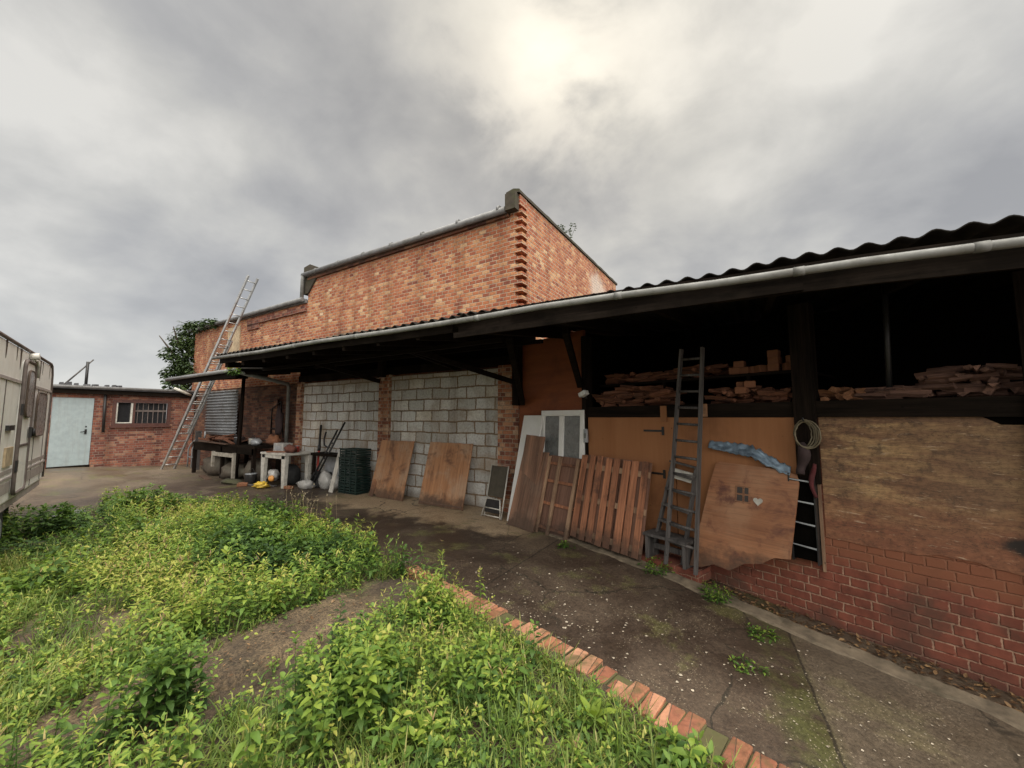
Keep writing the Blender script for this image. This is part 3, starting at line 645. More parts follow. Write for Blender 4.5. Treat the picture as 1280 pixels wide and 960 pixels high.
# inside walls
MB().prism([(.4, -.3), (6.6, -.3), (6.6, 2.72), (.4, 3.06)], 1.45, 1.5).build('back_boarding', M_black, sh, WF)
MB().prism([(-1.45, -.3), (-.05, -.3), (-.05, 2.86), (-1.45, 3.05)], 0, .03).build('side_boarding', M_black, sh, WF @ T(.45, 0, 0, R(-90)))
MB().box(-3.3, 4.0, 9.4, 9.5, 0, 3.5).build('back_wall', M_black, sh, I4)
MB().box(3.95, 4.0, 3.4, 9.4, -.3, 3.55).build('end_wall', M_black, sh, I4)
# front boarding
MB().box(.40, 7.0, 0, .10, -.4, 1.65).build('brick_plinth', M_brickpaint, sh, WF)
mb = MB(); mb.box(.38, 2.25, -.30, -.002, -.35, .06); mb.build('step_ledge', M_brickpaint, sh, WF)
MB().box(-1.0, .50, .01, .06, -.1, 2.95).build('russet_panel', M_panelred, sh, WF)
d1 = MB().box(.60, 1.90, -.028, -.002, .10, 1.652).build('board_door', M_panel, sh, WF)
for z in (1.49, .98, .25):
    mb = MB(); mb.box(1.50, 1.744, -.036, -.0285, z - .012, z + .012); mb.box(1.745, 1.775, -.037, -.0285, z - .05, z + .05); mb.build('strap_hinge', M_blackmetal, d1, WF)
MB().prism([(1.91, .10), (2.3, .12), (2.6, .42), (3.10, .45), (3.10, 1.651), (1.91, 1.651)], -.026, -.002).build('board_panel', M_panel, sh, WF)
MB().box(1.74, 1.82, -.045, -.036, 1.60, 1.79).build('batten', M_panel, sh, WF)
MB().box(2.24, 2.30, -.05, -.036, 1.66, 1.80).build('batten', M_ply, sh, WF)
# big stained plywood sheet with a worn ragged foot
poly = [(3.27, 1.652), (3.27, .66)]
poly = [(3.275, .60)]
for i in range(1, 30):
    s = 3.275 + i * .062; poly.append((s, .60 + .05 * mnoise.noise(Vector((s * 2.1, 0, 2))) + .03 * mnoise.noise(Vector((s * 11, 0, 2)))))
poly += [(5.15, .7), (5.15, 1.56), (4.42, 1.60), (4.31, 1.60), (4.22, 1.66), (3.275, 1.655)]
MB().prism(poly, -.007, -.002).build('plywood_sheet', M_plydirty, sh, WF)
MB().box(4.05, 5.3, -.0015, -.0005, 1.56, 1.652).build('recess_shade_strip', M_black, sh, WF)  # black strip standing in for the dark recess at the cut corner
MB().box(3.240, 3.262, -.022, -.002, .30, 1.1).build('edge_strip', M_slat, sh, WF)
MB().prism([(1.93, .60), (1.93, .10), (2.6, .10), (3.05, .28), (3.05, .6)], -.034, -.027).build('kick_board', M_plyprint, sh, WF) if False else None

# floodlight on the post, meter box, scrap of white
fl = thing('floodlight', 'small white floodlight fixed to the timber post beside the russet panel', 'light', WF @ T(.62, -.10, 1.98))
mb = MB(); mb.box(-.05, .07, -.10, .0, -.03, .035, Matrix.Rotation(R(-22), 4, 'Y')); mb.build('housing', M_lamp, fl, bevel=.01)
MB().bar((0, .0, -.02), (-.04, .06, -.06), .03, .02).build('bracket', M_blackmetal, fl)
sb = thing('switch_box', 'small grey switch box on the post right of the white window frame', 'switch box', WF @ T(.60, -.063, 1.30))
MB().box(-.028, .028, -.04, 0, 0, .19).build('casing', M_galv, sb, bevel=.006)
MB().box(-.018, .018, -.046, -.041, .06, .13).build('cover_plate', M_gutter, sb)

# ---------------------------------------------------------------- low canopy over the workbench
lc = thing('low_canopy', 'low rusty corrugated canopy over the cluttered workbench left of the lean-to', 'canopy', T(-12, 5, 0))
corrugated(-13.7, -9.75, 4.15, 2.74, 5.98, 2.98, amp=.02, pitch=.1, zf=lambda x, f: .02 * mnoise.noise(Vector((x, f, 3))), seg=6).build('corrugated_roof', M_roof, lc, I4)
mb = MB(); mb.tube([(-13.75, 4.12, 2.69), (-11.8, 4.12, 2.70), (-9.8, 4.12, 2.71)], .045, 8); mb.build('gutter', M_gutterdark, lc, I4)
MB().box(-13.6, -9.9, 4.17, 4.20, 2.54, 2.70).build('fascia_board', M_fascia, lc, I4)
for x in (-13.4, -12.2, -11.0, -10.0): MB().bar((x, 4.22, 2.66), (x, 5.98, 2.90), .05, .09).build('rafter', M_dark, lc, I4)
mb = MB(); mb.tube([(-11.75, 5.08, -.05), (-11.7, 5.1, .9), (-11.64, 5.1, 1.5), (-11.58, 5.08, 2.74)], [.06, .055, .045, .045], 8); mb.build('wooden_post', M_darkz, lc, I4)
mb = MB(); mb.tube([(-14.85, 5.4, -.1), (-14.8, 5.35, 1.25), (-13.5, 5.0, 1.3)], .03, 8) if False else mb.box(-15.15, -15.03, 5.36, 5.48, -.1, 1.22); mb.build('gate_post', M_grey_wood, lc, I4)

# ---------------------------------------------------------------- low brick outbuilding closing the yard
ob = thing('outbuilding', 'low flat roofed brick outbuilding with pale blue door closing the yard end', 'outbuilding', T(-17.4, 4, gz(-17.4, 4)))
OX = -17.2
mb = MB()
for y0, y1, z0, z1 in ((-4, 2.62, -.2, 2.42), (2.62, 3.47, 2.24, 2.42), (3.47, 3.90, -.2, 2.42), (3.90, 5.30, -.2, 1.40), (3.90, 5.30, 2.20, 2.42), (5.30, 6.0, -.2, 2.42)):
    mb.box(OX - .22, OX, y0, y1, z0, z1)
mb.build('wall', M_brickred, ob, I4)
dr = MB().box(OX - .04, OX + .012, 2.63, 3.46, .24, 2.235).build('door', M_doorblue, ob, I4)
mb = MB(); mb.tube([(OX + .02, 3.33, 1.24), (OX + .06, 3.33, 1.24), (OX + .06, 3.22, 1.22)], .014, 6); mb.box(OX + .013, OX + .02, 3.31, 3.36, 1.15, 1.30); mb.box(OX + .013, OX + .022, 3.32, 3.35, 1.36, 1.40); mb.build('handle', M_blackmetal, dr, I4)
mb = MB(); mb.box(OX - .05, OX + .03, 2.615, 3.48, .12, .232); mb.build('threshold', M_dark, ob, I4)
wn = MB()
for y0, y1, z0, z1 in ((3.88, 3.96, 1.38, 2.22), (5.24, 5.32, 1.38, 2.22), (3.96, 5.24, 2.13, 2.22), (3.96, 5.24, 1.38, 1.46), (4.36, 4.41, 1.46, 2.13)):
    wn.box(OX - .06, OX + .03, y0, y1, z0, z1)
wo = wn.build('window', M_frame, ob, I4)
MB().box(OX - .10, OX - .08, 3.96, 5.24, 1.46, 2.13).build('pane', M_glassdark, wo, I4)
mb = MB(); mb.box(OX - .05, OX + .005, 3.965, 4.0, 1.47, 2.12); mb.box(OX - .05, OX + .005, 4.31, 4.355, 1.47, 2.12); mb.box(OX - .05, OX + .005, 4.0, 4.31, 1.47, 1.50); mb.build('sash', M_whitedirty, wo, I4)
mb = MB()
for k in range(6): mb.box(OX - .06, OX - .045, 4.48 + k * .13, 4.50 + k * .13, 1.465, 2.125)
mb.box(OX - .064, OX - .046, 4.42, 5.23, 1.84, 1.90); mb.build('window_bars', M_trim, wo, I4)
MB().box(OX - .02, OX + .07, 3.84, 5.36, 1.33, 1.378).build('sill', M_frame, wo, I4)
MB().box(OX, OX + .09, 5.08, 5.14, 1.46, 1.50).build('catch', M_white, wo, I4) if False else None
mb = MB(); mb.box(-23, OX + .22, -4.2, 5.98, 2.50, 2.60); mb.build('flat_roof', M_slate, ob, I4)
mb = MB(); mb.box(OX + .12, OX + .15, -4.2, 5.98, 2.36, 2.498); mb.box(OX + .002, OX + .118, -4.2, 5.98, 2.422, 2.44); mb.build('fascia_board', M_dark, ob, I4)
mb = MB(); mb.tube([(OX + .2, -4, 2.54), (OX + .2, 5.9, 2.56)], .05, 8); mb.build('gutter', M_gutterdark, ob, I4)
mb = MB(); mb.tube([(OX + .06, 3.68, 2.42), (OX + .06, 3.70, 1.2)], .035, 8); mb.build('waste_pipe', M_blackmetal, ob, I4)
mb = MB(); mb.tube([(OX + .25, 5.3, 2.66), (OX + .3, 5.62, 2.50), (OX + .2, 5.8, 2.44)], .045, 8); mb.build('overflow_pipe', M_whitedirty, ob, I4)
# lumps on its roof, a mast and a leaning pole behind
k = 0
for y, w_, h_ in ((2.78, .10, .10), (2.93, .12, .12), (3.08, .1, .09), (3.30, .16, .07), (3.48, .14, .08), (3.74, .1, .08), (3.9, .1, .09), (4.02, .12, .08)):
    Mx = T(OX - .15, y, 2.60, random.uniform(-.4, .4))
    o = MB().prism([(-w_ / 2, 0), (w_ / 2, 0), (w_ / 2 * .9, h_), (-w_ / 2 * .8, h_ * .92)], -.05, .05).build('loose_brick', M_slate, None, Mx @ Matrix.Rotation(R(90), 4, 'Z'), bevel=.008)
    tag(o, 'dark loose brick lying in the row along the flat outbuilding roof edge', 'brick', 'bricks along the outbuilding roof')
mast = thing('mast', 'thin dark upright mast sticking up behind the flat outbuilding roof', 'mast', T(-19.3, 3.65, 2.6))
mb = MB(); mb.tube([(0, 0, 0), (0, 0, .95)], .04, 8); mb.build('pole', M_blackmetal, mast)
MB().box(-.06, .06, -.06, .06, 0, .05).build('base_plate', M_blackmetal, mast)
pl = thing('leaning_pole', 'thin grey pole leaning diagonally behind the flat outbuilding roof', 'pole', T(-19.6, 3.1, 2.6))
mb = MB(); mb.tube([(0, 0, 0), (.2, .7, 1.05)], [.03, .022], 6); mb.build('shaft', M_grey_wood, pl)
MB().tube([(-.02, -.07, .02), (.02, .07, .02)], .03, 6).build('foot', M_grey_wood, pl)

# ---------------------------------------------------------------- caravan
CF = frame((-10.25, 1.53, gz(-10.25, 1.53)), (.969, -.247, 0))      # x along the side towards us, -y is the yard side? y points away
# the yard side faces +y
cv = thing('caravan', 'old cream touring caravan with brown streaks parked beside the weeds', 'caravan', CF)
def cprism(poly, y0, y1, name, mat, par=cv, bevel=0): return MB().prism(poly, y0, y1).build(name, mat, par, CF, bevel)
Lc = 5.0
out = [(.04, .62), (Lc - .3, .62), (Lc, .9), (Lc, 1.9), (Lc - .25, 2.5), (.26, 2.53), (.12, 2.50), (.03, 2.38), (-.02, 2.0), (0, .9)]
cprism(out, -2.15, 0, 'body', M_cara, bevel=.03)
mb = MB()
for y in (0, -2.15):
    mb.tube([(.02, y, .66), (.0, y, 1.3), (-.03, y, 2.0), (.03, y, 2.38), (.12, y, 2.51), (.26, y, 2.545), (Lc - .25, y, 2.515), (Lc, y, 1.9)], .022, 6)
mb.build('edge_trim', M_trim, cv, CF)
mb = MB()
for z, h in ((2.09, .035), (.93, .03)): mb.box(.0, Lc, .001, .014, z - h / 2, z + h / 2)
mb.build('rail_trim', M_stripe, cv, CF)
mb = MB(); mb.box(.02, 1.80, .001, .006, .98, 1.03); mb.box(2.5, Lc, .001, .006, .98, 1.03); mb.box(.02, 1.80, .001, .006, .75, .88); mb.box(2.5, Lc, .001, .006, .75, .88); mb.build('side_stripe', M_stripe, cv, CF)
for x in (1.18, .35, 3.25, 4.2): MB().box(x - .006, x + .006, .001, .007, .66, 2.07).build('panel_seam', M_trim, cv, CF)
mb = MB(); mb.box(.03, Lc - .3, -2.1, -.02, .53, .618); mb.build('skirt', M_stripe, cv, CF)
# door with its window
def rrect(x0, x1, z0, z1, r, n=5):
    P = []
    for cx, cz, a0 in ((x1 - r, z0 + r, -90), (x1 - r, z1 - r, 0), (x0 + r, z1 - r, 90), (x0 + r, z0 + r, 180)):
        for i in range(n + 1): a = R(a0 + 90 * i / n); P.append((cx + r * math.cos(a), cz + r * math.sin(a)))
    return P
def rtube(x0, x1, z0, z1, r, y, rad): return [(x, y, z) for x, z in rrect(x0, x1, z0, z1, r)]
do = cprism(rrect(1.82, 2.50, .70, 2.38, .10), .001, .03, 'door', M_cara)
mb = MB(); mb.tube(rtube(1.82, 2.50, .70, 2.38, .10, .03, 0), .022, 6, closed=True); mb.box(1.84, 2.48, .031, .04, 1.28, 1.31); mb.build('door_seal', M_trim, do, CF)
dw = cprism(rrect(1.96, 2.38, 1.66, 2.26, .10), .031, .055, 'door_window', M_caraglass, do)
mb = MB(); mb.tube(rtube(1.96, 2.38, 1.66, 2.26, .10, .05, 0), .012, 6, closed=True); mb.build('window_seal', M_caragrime, dw, CF)
mb = MB(); mb.box(1.88, 1.95, .04, .07, 1.38, 1.52); mb.tube([(1.90, .08, 1.40), (1.90, .08, 1.5)], .014, 6); mb.build('door_handle', M_blackmetal, do, CF)
for z in (1.05, 1.75): MB().box(2.47, 2.53, .03, .05, z - .07, z + .07).build('hinge', M_blackmetal, do, CF)
w1 = cprism(rrect(.62, 1.42, 1.38, 2.02, .12), .001, .035, 'window', M_caraglass)
mb = MB(); mb.tube(rtube(.62, 1.42, 1.38, 2.02, .12, .03, 0), .013, 6, closed=True); mb.build('window_seal', M_caragrime, w1, CF)
w2 = cprism(rrect(3.75, 4.7, 1.38, 2.02, .12), .001, .035, 'window', M_caraglass)
mb = MB(); mb.tube(rtube(3.75, 4.7, 1.38, 2.02, .12, .03, 0), .013, 6, closed=True); mb.build('window_seal', M_caragrime, w2, CF)
fw = MB().box(Lc + .001, Lc + .03, -1.95, -.20, 1.22, 1.84).build('front_window', M_caraglass, cv, CF, bevel=.02)
mb = MB(); mb.tube([(Lc + .02, y, z) for y, z in ((-1.97, 1.20), (-.18, 1.20), (-.18, 1.86), (-1.97, 1.86))], .018, 6, closed=True); mb.build('window_seal', M_caragrime, fw, CF)
MB().box(Lc + .001, Lc + .012, -2.12, -.03, 1.02, 1.08).build('front_stripe', M_stripe, cv, CF)
MB().box(2.75, 3.05, .001, .03, 1.5, 1.56).build('grab_handle', M_blackmetal, cv, CF)
mb = MB(); mb.tube([(2.1, .0, 2.46), (2.1, .09, 2.47)], .045, 10); mb.tube([(2.1, .03, 2.42), (1.95, .05, 2.42), (1.80, .05, 2.36), (1.78, .05, 2.2)], .018, 6); mb.build('awning_lamp', M_whitedirty, cv, CF)
MB().box(2.62, 3.0, .001, .02, 1.08, 1.30).build('locker_flap', M_render, cv, CF)
mb = MB(); mb.prism([(.0, 1.75), (-.03, 1.75), (-.05, 1.95), (-.02, 1.97)], -.3, -.1); mb.build('rear_lamp', M_red, cv, CF)
for s in (2.42, 3.2, 3.9, 1.02, 1.6):       # brown water stains below the roof rail
    pass
for s, w_, h_ in ((2.62, .10, .26), (2.85, .05, .17), (1.18, .09, .30), (.98, .05, .2), (.3, .04, .22), (3.4, .08, .2)):
    MB().prism([(s - w_ / 2, 2.50), (s - w_ * .35, 2.5 - h_ * .7), (s - w_ * .1, 2.5 - h_), (s + w_ * .15, 2.5 - h_ * .8), (s + w_ / 2, 2.50)], .001, .003).build('rust_streak', M_caragrime, cv, CF)
for y in (-.12, -2.0):
    wh = MB(); wh.tube([(2.7, y - .09, .29), (2.7, y + .09, .29)], .29, 20); wo = wh.build('wheel', M_rubber, cv, CF)
    wh = MB(); wh.tube([(2.7, y + .05, .29), (2.7, y + .10, .29)], .17, 16); wh.build('rim', M_galv, wo, CF)
mb = MB(); mb.tube([(.3, -.3, .5), (.3, -.3, -.02)], .025, 6); mb.tube([(.3, -1.8, .5), (.3, -1.8, -.02)], .025, 6); mb.build('corner_steady', M_blackmetal, cv, CF)
MB().box(Lc - .1, Lc + .9, -1.12, -1.03, .5, .58).build('tow_bar', M_blackmetal, cv, CF)

# ---------------------------------------------------------------- ladders
def ladder_parts(root, L, w0, w1, n, st, rr, mat, rung_mat, flat=False, z0=.25):
    for sgn in (-1, 1):
        MB().bar((sgn * w0 / 2, 0, 0), (sgn * w1 / 2, 0, L), st[0], st[1], up=(0, 1, 0)).build('stile', mat, root)
    for k in range(n):
        z = z0 + k * (L - z0 - .12) / (n - 1); w = w0 + (w1 - w0) * z / L
        mb = MB()
        if flat: mb.box(-w / 2, w / 2, -.06, .06, z - .012, z + .012)
        else: mb.tube([(-w / 2, 0, z), (w / 2, 0, z)], rr, 8)
        mb.build('tread' if flat else 'rung', rung_mat, root)
def stand(base, top, xdir):
    up = (Vector(top) - Vector(base)); L = up.length; up.normalize(); x = Vector(xdir); x = (x - up * x.dot(up)).normalized()
    return frame(base, x, up), L
b0 = (-15.88, 4.95, .0); t0 = (-12.75, 5.72, 5.88)
Mx, L = stand(b0, t0, (-.23, .97, 0))
al = thing('extension_ladder', 'long aluminium extension ladder leaning up past the roofs at the yard end', 'ladder', Mx)
for q, (z0, z1, yy, ww) in enumerate(((0, 4.6, 0, .36), (1.3, L, .055, .30))):
    sec = MB()
    for sgn in (-1, 1): sec.box(sgn * ww / 2 - .022, sgn * ww / 2 + .022, yy - .03, yy + .03, z0, z1)
    so_ = sec.build('ladder_section', M_alu, al)
    n = int((z1 - z0) / .28)
    for k in range(n):
        z = z0 + .2 + k * .28
        MB().tube([(-ww / 2, yy, z), (ww / 2, yy, z)], .017, 6).build('rung', M_alu, so_)
# tall wooden ladder at the log store
p0 = W(2.09, .34, 0); p0.z = .06; p1 = W(2.20, .13, 2.42)
Mx, L = stand(tuple(p0), tuple(p1), (D2.x, D2.y, 0))
wl = thing('wooden_ladder', 'tall grey wooden ladder leaning against the front of the log shelves', 'ladder', Mx)
ladder_parts(wl, L, .33, .24, 12, (.026, .05), .014, M_grey_wood, M_grey_wood)
# stepladder behind
p0 = W(1.66, .19, 0); p0.z = .06; p1 = W(1.86, .05, 1.12)
Mx, L = stand(tuple(W(1.86, .20, .06)), tuple(W(2.03, .06, 1.11)), (D2.x, D2.y, 0))
stl = thing('stepladder', 'short pale grey stepladder standing behind the tall wooden ladder', 'stepladder', Mx)
ladder_parts(stl, L, .36, .28, 5, (.03, .05), .012, M_grey_wood, M_grey_wood, flat=True, z0=.22)
MB().box(-.15, .15, -.07, .07, L, L + .02).build('top_platform', M_grey_wood, stl)
MB().box(-.10, .12, -.03, .045, L - .17, L - .06).build('paint_tray', M_whitedirty, stl)
# low step
lsx = thing('low_step', 'low dark wooden step stool at the foot of the tall wooden ladder', 'step stool', WF @ T(1.90, -.20, .06))
MB().box(-.26, .26, -.13, .12, .25, .28).build('top', M_grey_wood, lsx)
for x in (-.22, .22): MB().box(x - .015, x + .015, -.12, .11, 0, .248).build('leg', M_grey_wood, lsx)
MB().box(-.2, .2, -.02, .0, .10, .16).build('stretcher', M_grey_wood, lsx)

# ---------------------------------------------------------------- things leaning along the walls
def ragged(w, h, amp=.012, n=8, seed=0):
    r = random.Random(seed); P = [(0, 0)]
    for i in range(1, n): P.append((w * i / n, amp * r.uniform(-.3, 1)))
    P += [(w, 0), (w - amp * .3, h)]
    for i in range(1, n): P.append((w - w * i / n, h - amp * .6 * r.uniform(0, 1)))
    P.append((amp * .3, h)); return P
bl = thing('plywood_board', 'stained orange plywood board leaning on the blocks beside the green crates, with a broken corner', 'board', lean((-7.02, 5.60), (-6.02, 5.60), 14.5))
pp = ragged(1.0, 1.2, .02, 8, 3); pp[0:2] = [(.0, .16), (.03, .10), (.16, .06)]
MB().prism(pp, -.018, 0).build('panel', M_ply, bl)
MB().prism([(.0, .0), (.13, .0), (.16, .28), (.10, .36), (.03, .34)], -.03, -.020).build('split_flap', M_plyprint, bl)
b2 = thing('plywood_board', 'second stained orange plywood board leaning on grey blocks beside the folding chair', 'board', lean((-5.58, 5.60), (-4.50, 5.60), 14.5))
MB().prism(ragged(1.08, 1.2, .015, 10, 5), -.018, 0).build('panel', M_ply, b2)
MB().box(.02, 1.06, -.03, -.019, .035, .06).build('bottom_batten', M_brownboard, b2)
# folding chair
fc = thing('folding_chair', 'folded garden chair with dark mesh panel and pale tube frame against brick pier', 'chair', lean((-3.98, 5.50), (-3.56, 5.44), 13))
mb = MB(); mb.tube([(.02, 0, 0), (.02, 0, .86), (.40, 0, .86), (.40, 0, 0)], .013, 8); mb.build('frame', M_whitedirty, fc)
mb = MB(); mb.tube([(.0, -.05, .0), (.06, -.05, .3), (.36, -.05, .3), (.42, -.05, .0)], .012, 8); mb.build('leg_frame', M_whitedirty, fc)
MB().box(.035, .385, -.012, .006, .34, .845).build('back_panel', plain_mat('olive_mesh', (.055, .046, .032), .8), fc)
MB().box(.05, .37, -.045, -.02, .08, .30).build('seat_panel', M_blackmetal, fc)
for z in (.03, .15): MB().tube([(.01, -.055, z), (.41, -.055, z)], .010, 8).build('cross_tube', M_whitedirty, fc)
# white door blank
wb = thing('door_blank', 'tall white door blank leaning on the wall left of the window frame', 'panel', lean((-3.45, 5.45), (-3.03, 5.30), 12.5, roll=0))
MB().box(0, .46, -.035, 0, 0, 1.72).build('face', M_white, wb, bevel=.004)
MB().box(.40, .455, -.04, -.036, .8, .92).build('latch_plate', M_galv, wb)
# white window frame
uf = thing('window_frame', 'white double window frame with frosted panes standing against the russet panel', 'window frame', WF @ T(-.34, -.10, .02) @ Matrix.Rotation(R(-3.0), 4, 'X'))
mb = MB(); w_, h_ = .90, 1.74
for x0, x1, z0, z1 in ((0, .075, 0, h_), (w_ - .075, w_, 0, h_), (.076, w_ - .076, h_ - .085, h_), (.076, w_ - .076, 0, .1), (w_ / 2 - .045, w_ / 2 + .045, .101, h_ - .086)): mb.box(x0, x1, -.06, 0, z0, z1)
mb.build('frame', M_white, uf, bevel=.004)
for x0, x1 in ((.078, w_ / 2 - .047), (w_ / 2 + .047, w_ - .078)):
    MB().box(x0, x1, -.035, -.02, .10, h_ - .087).build('pane', M_glassfrost, uf)
# brown boards
o = thing('brown_board', 'narrow dark board standing behind the wide grained brown board', 'board', lean(wxy(-.60, .47), wxy(-.14, .47), 11, roll=2.5))
MB().prism(ragged(.44, 1.40, .01, 4, 9), -.02, 0).build('panel', M_brownboard, o)
MB().box(.05, .40, .001, .02, .1, .14).build('back_batten', M_brownboard, o)
o = thing('brown_board', 'wide brown board with bold wood grain leaning in front of the white panel', 'board', lean((-3.33, 5.26), (-2.80, 5.10), 17.5, roll=0))
MB().prism(ragged(.56, 1.17, .012, 6, 12), -.022, 0).build('panel', M_brownboard, o)
MB().box(-.02, .25, .002, .02, .02, 1.05).build('backing_piece', M_pallet, o)
# fence panel
o = thing('fence_panel', 'brown fence panel with three pale upright slats leaning left of the pallet', 'fence panel', lean((-2.80, 5.20), (-2.24, 5.04), 15, roll=1.5))
MB().box(0, .60, .002, .016, .02, 1.12).build('backing_board', M_hut, o)
for x in (.025, .24, .575): MB().box(x - .025, x + .025, -.055, -.026, -.01, 1.10).build('slat', M_slat, o)
for z in (.08, .42, .74, 1.0): MB().box(.0, .60, -.025, 0, z - .02, z + .02).build('rail', M_pallet, o)
# pallet
pa = thing('pallet', 'reddish slatted wooden pallet propped upright against the board door', 'pallet', lean((-2.17, 5.05), (-1.20, 4.72), 13, z=.05, roll=1.5))
for k in range(8):
    x = .005 + k * .133 + (.012 if k % 2 else 0); wd = random.uniform(.080, .102)
    MB().box(x, x + wd, -.066, -.046, random.uniform(0, .02), 1.12 - random.uniform(0, .025)).build('slat', M_pallet, pa, bevel=.003)
for k in range(3):
    z = .10 + k * .43; MB().box(.0, 1.05, -.0455, -.024, z - .035, z + .035).build('bearer', M_slat, pa)
for k in range(5):
    x = .01 + k * .21; MB().box(x, x + .195, -.0235, -.004, 0, 1.11).build('back_slat', M_hut, pa)
# worn printed plywood board
BM = WF @ T(0, -.035, 0) @ Matrix.Rotation(R(-5.5), 4, 'X')
o = thing('worn_board', 'worn orange plywood board with a white heart mark leaning right of the tall ladder', 'board', WF @ T(2.5, -.1, .1))
MBD = frame(tuple(W(2.12, .235, .05)), (D2.x, D2.y, 0), tuple(Vector((0, 0, 1)) * math.cos(R(9.5)) + Vector((N2.x, N2.y, 0)) * math.sin(R(9.5))))
poly = [(.02, .04), (.14, .055), (.27, .12), (.42, .10), (.55, .2), (.70, .24), (.80, .32), (.93, .34), (.96, .62), (1.00, 1.02), (.985, 1.085), (.9, 1.11), (.7, 1.13), (.4, 1.145), (.30, 1.15), (.255, 1.12), (.20, .9), (.10, .4)]
MB().prism(poly, -.016, 0).build('panel', M_plyprint, o, MBD)
def heart(cx, cz, s): return [(cx + s * .0625 * 16 * math.sin(t) ** 3, cz + s * .0625 * (13 * math.cos(t) - 5 * math.cos(2 * t) - 2 * math.cos(3 * t) - math.cos(4 * t))) for t in [-2 * math.pi * i / 28 for i in range(28)]]
MB().prism(heart(.665, .80, .042)[::-1], -.0195, -.017).build('white_heart', M_whitedirty, o, MBD)
mb = MB()
for i, z in enumerate((.84, .915)):
    for j, x in enumerate((.475, .545)): mb.box(x, x + (.05 if j == 0 else .035), -.0185, -.0168, z - .06, z)
mb.build('dark_squares', plain_mat('dark_print', (.045, .035, .03), .7), o, MBD)
mb = MB()
for x0, x1, z0, z1 in ((.455, .472, .76, .925), (.528, .541, .76, .925), (.473, .60, .917, .927), (.473, .60, .846, .853), (.473, .60, .765, .775)): mb.box(x0, x1, -.0187, -.0166, z0, z1)
mb.build('pale_squares', M_plydirty, o, MBD)
MB().box(.60, .75, -.0176, -.0163, .55, 1.0).build('red_print', M_panelred, o, MBD) if False else None
# foil backed sheet resting on its top edge
mb = MB(); vs = []; fs = []; NX, NY = 44, 8
for i in range(NX + 1):
    f = i / NX
    ztop = 1.40 - .02 * sst(f, 0, .6) - .20 * sst(f, .45, 1.1); zb = ztop - (.07 + .04 * math.sin(f * 3.0))
    for j in range(NY + 1):
        g = j / NY; z = ztop + (zb - ztop) * g + (.03 * mnoise.noise(Vector((f * 22, 0, 8))) if j in (0, NY) else 0)
        y = -.035 - .05 * g + .020 * mnoise.noise(Vector((f * 9, g * 3, 4))) + .009 * mnoise.noise(Vector((f * 22, g * 5, 4)))
        vs.append((2.31 + .74 * f, y, z + .012 * mnoise.noise(Vector((f * 14, g * 4, 0)))))
for i in range(NX):
    for j in range(NY): a = i * (NY + 1) + j; fs.append((a, a + NY + 1, a + NY + 2, a + 1))
o = mb.add(vs, fs, True).build('foil_sheet', M_foil, None, WF); sm_ = o.modifiers.new('thick', 'SOLIDIFY'); sm_.thickness = .006
tag(o, 'crumpled blue and silver foil sheet draped above the worn orange board', 'sheet')
# narrow rack with grey lips
rk = thing('narrow_rack', 'narrow black rack with four grey lips between worn board and plywood sheet', 'rack', WF @ T(3.13, -.03, .36))
MB().box(-.09, .09, -.03, .028, .02, .76).build('back_plate', M_black, rk)
for x in (-.098, .092): MB().box(x, x + .012, -.052, .028, 0, .78).build('side_rail', M_blackmetal, rk)
for z in (.14, .34, .53, .72):
    MB().prism([(-.085, z - .012), (.09, z - .03), (.09, z), (-.085, z + .016)], -.050, -.031).build('shelf', M_black, rk)
    MB().prism([(-.085, z + .004), (.09, z - .012), (.09, z + .002), (-.085, z + .012)], -.058, -.051).build('lip', M_galv, rk)
# coil of cable and clothes on the post
o = thing('cable_coil', 'coil of grey brown cable hanging on the middle timber post', 'cable', WF @ T(3.2, -.09, 1.62))
for k in range(5):
    pts = []
    for i in range(28):
        a = 2 * math.pi * i / 28; rx = .066 + .007 * k + random.uniform(-.003, .003); rz = .115 + .008 * (k % 3)
        pts.append((.012 * (k - 2) + rx * math.cos(a), -.012 - .010 * k + .01 * math.sin(a * 2 + k), -.12 + rz * math.sin(a)))
    if k == 0: coil = MB()
    coil.tube(pts, .0065, 6, closed=True)
coil.build('loops', M_cable, o)
MB().tube([(0, .03, 0), (0, -.07, .0), (0, -.075, .03)], .006, 6).build('hook', M_blackmetal, o)
def rag(name, label, s, z0, z1, w, mat, ph):
    mb = MB(); pts = []; rs = []
    for i in range(9):
        f = i / 8; pts.append((s + .02 * math.sin(f * 5 + ph), -.10 - .012 * math.sin(f * 7 + ph), z1 + (z0 - z1) * f)); rs.append(w * (.35 + .65 * math.sin(min(1, f * 1.25 + .12) * 2.6)) )
    mb.tube(pts, rs, 9); o = mb.build(name, mat, None, WF); tag(o, label, 'cloth')
rag('work_cloth', 'dark work cloth hanging below the cable coil on the post', 3.16, 1.14, 1.42, .05, M_cloth, 0)
rag('red_cloth', 'dark red cloth hanging at the right edge of the narrow black rack', 3.235, .95, 1.24, .022, M_clothred, 2)

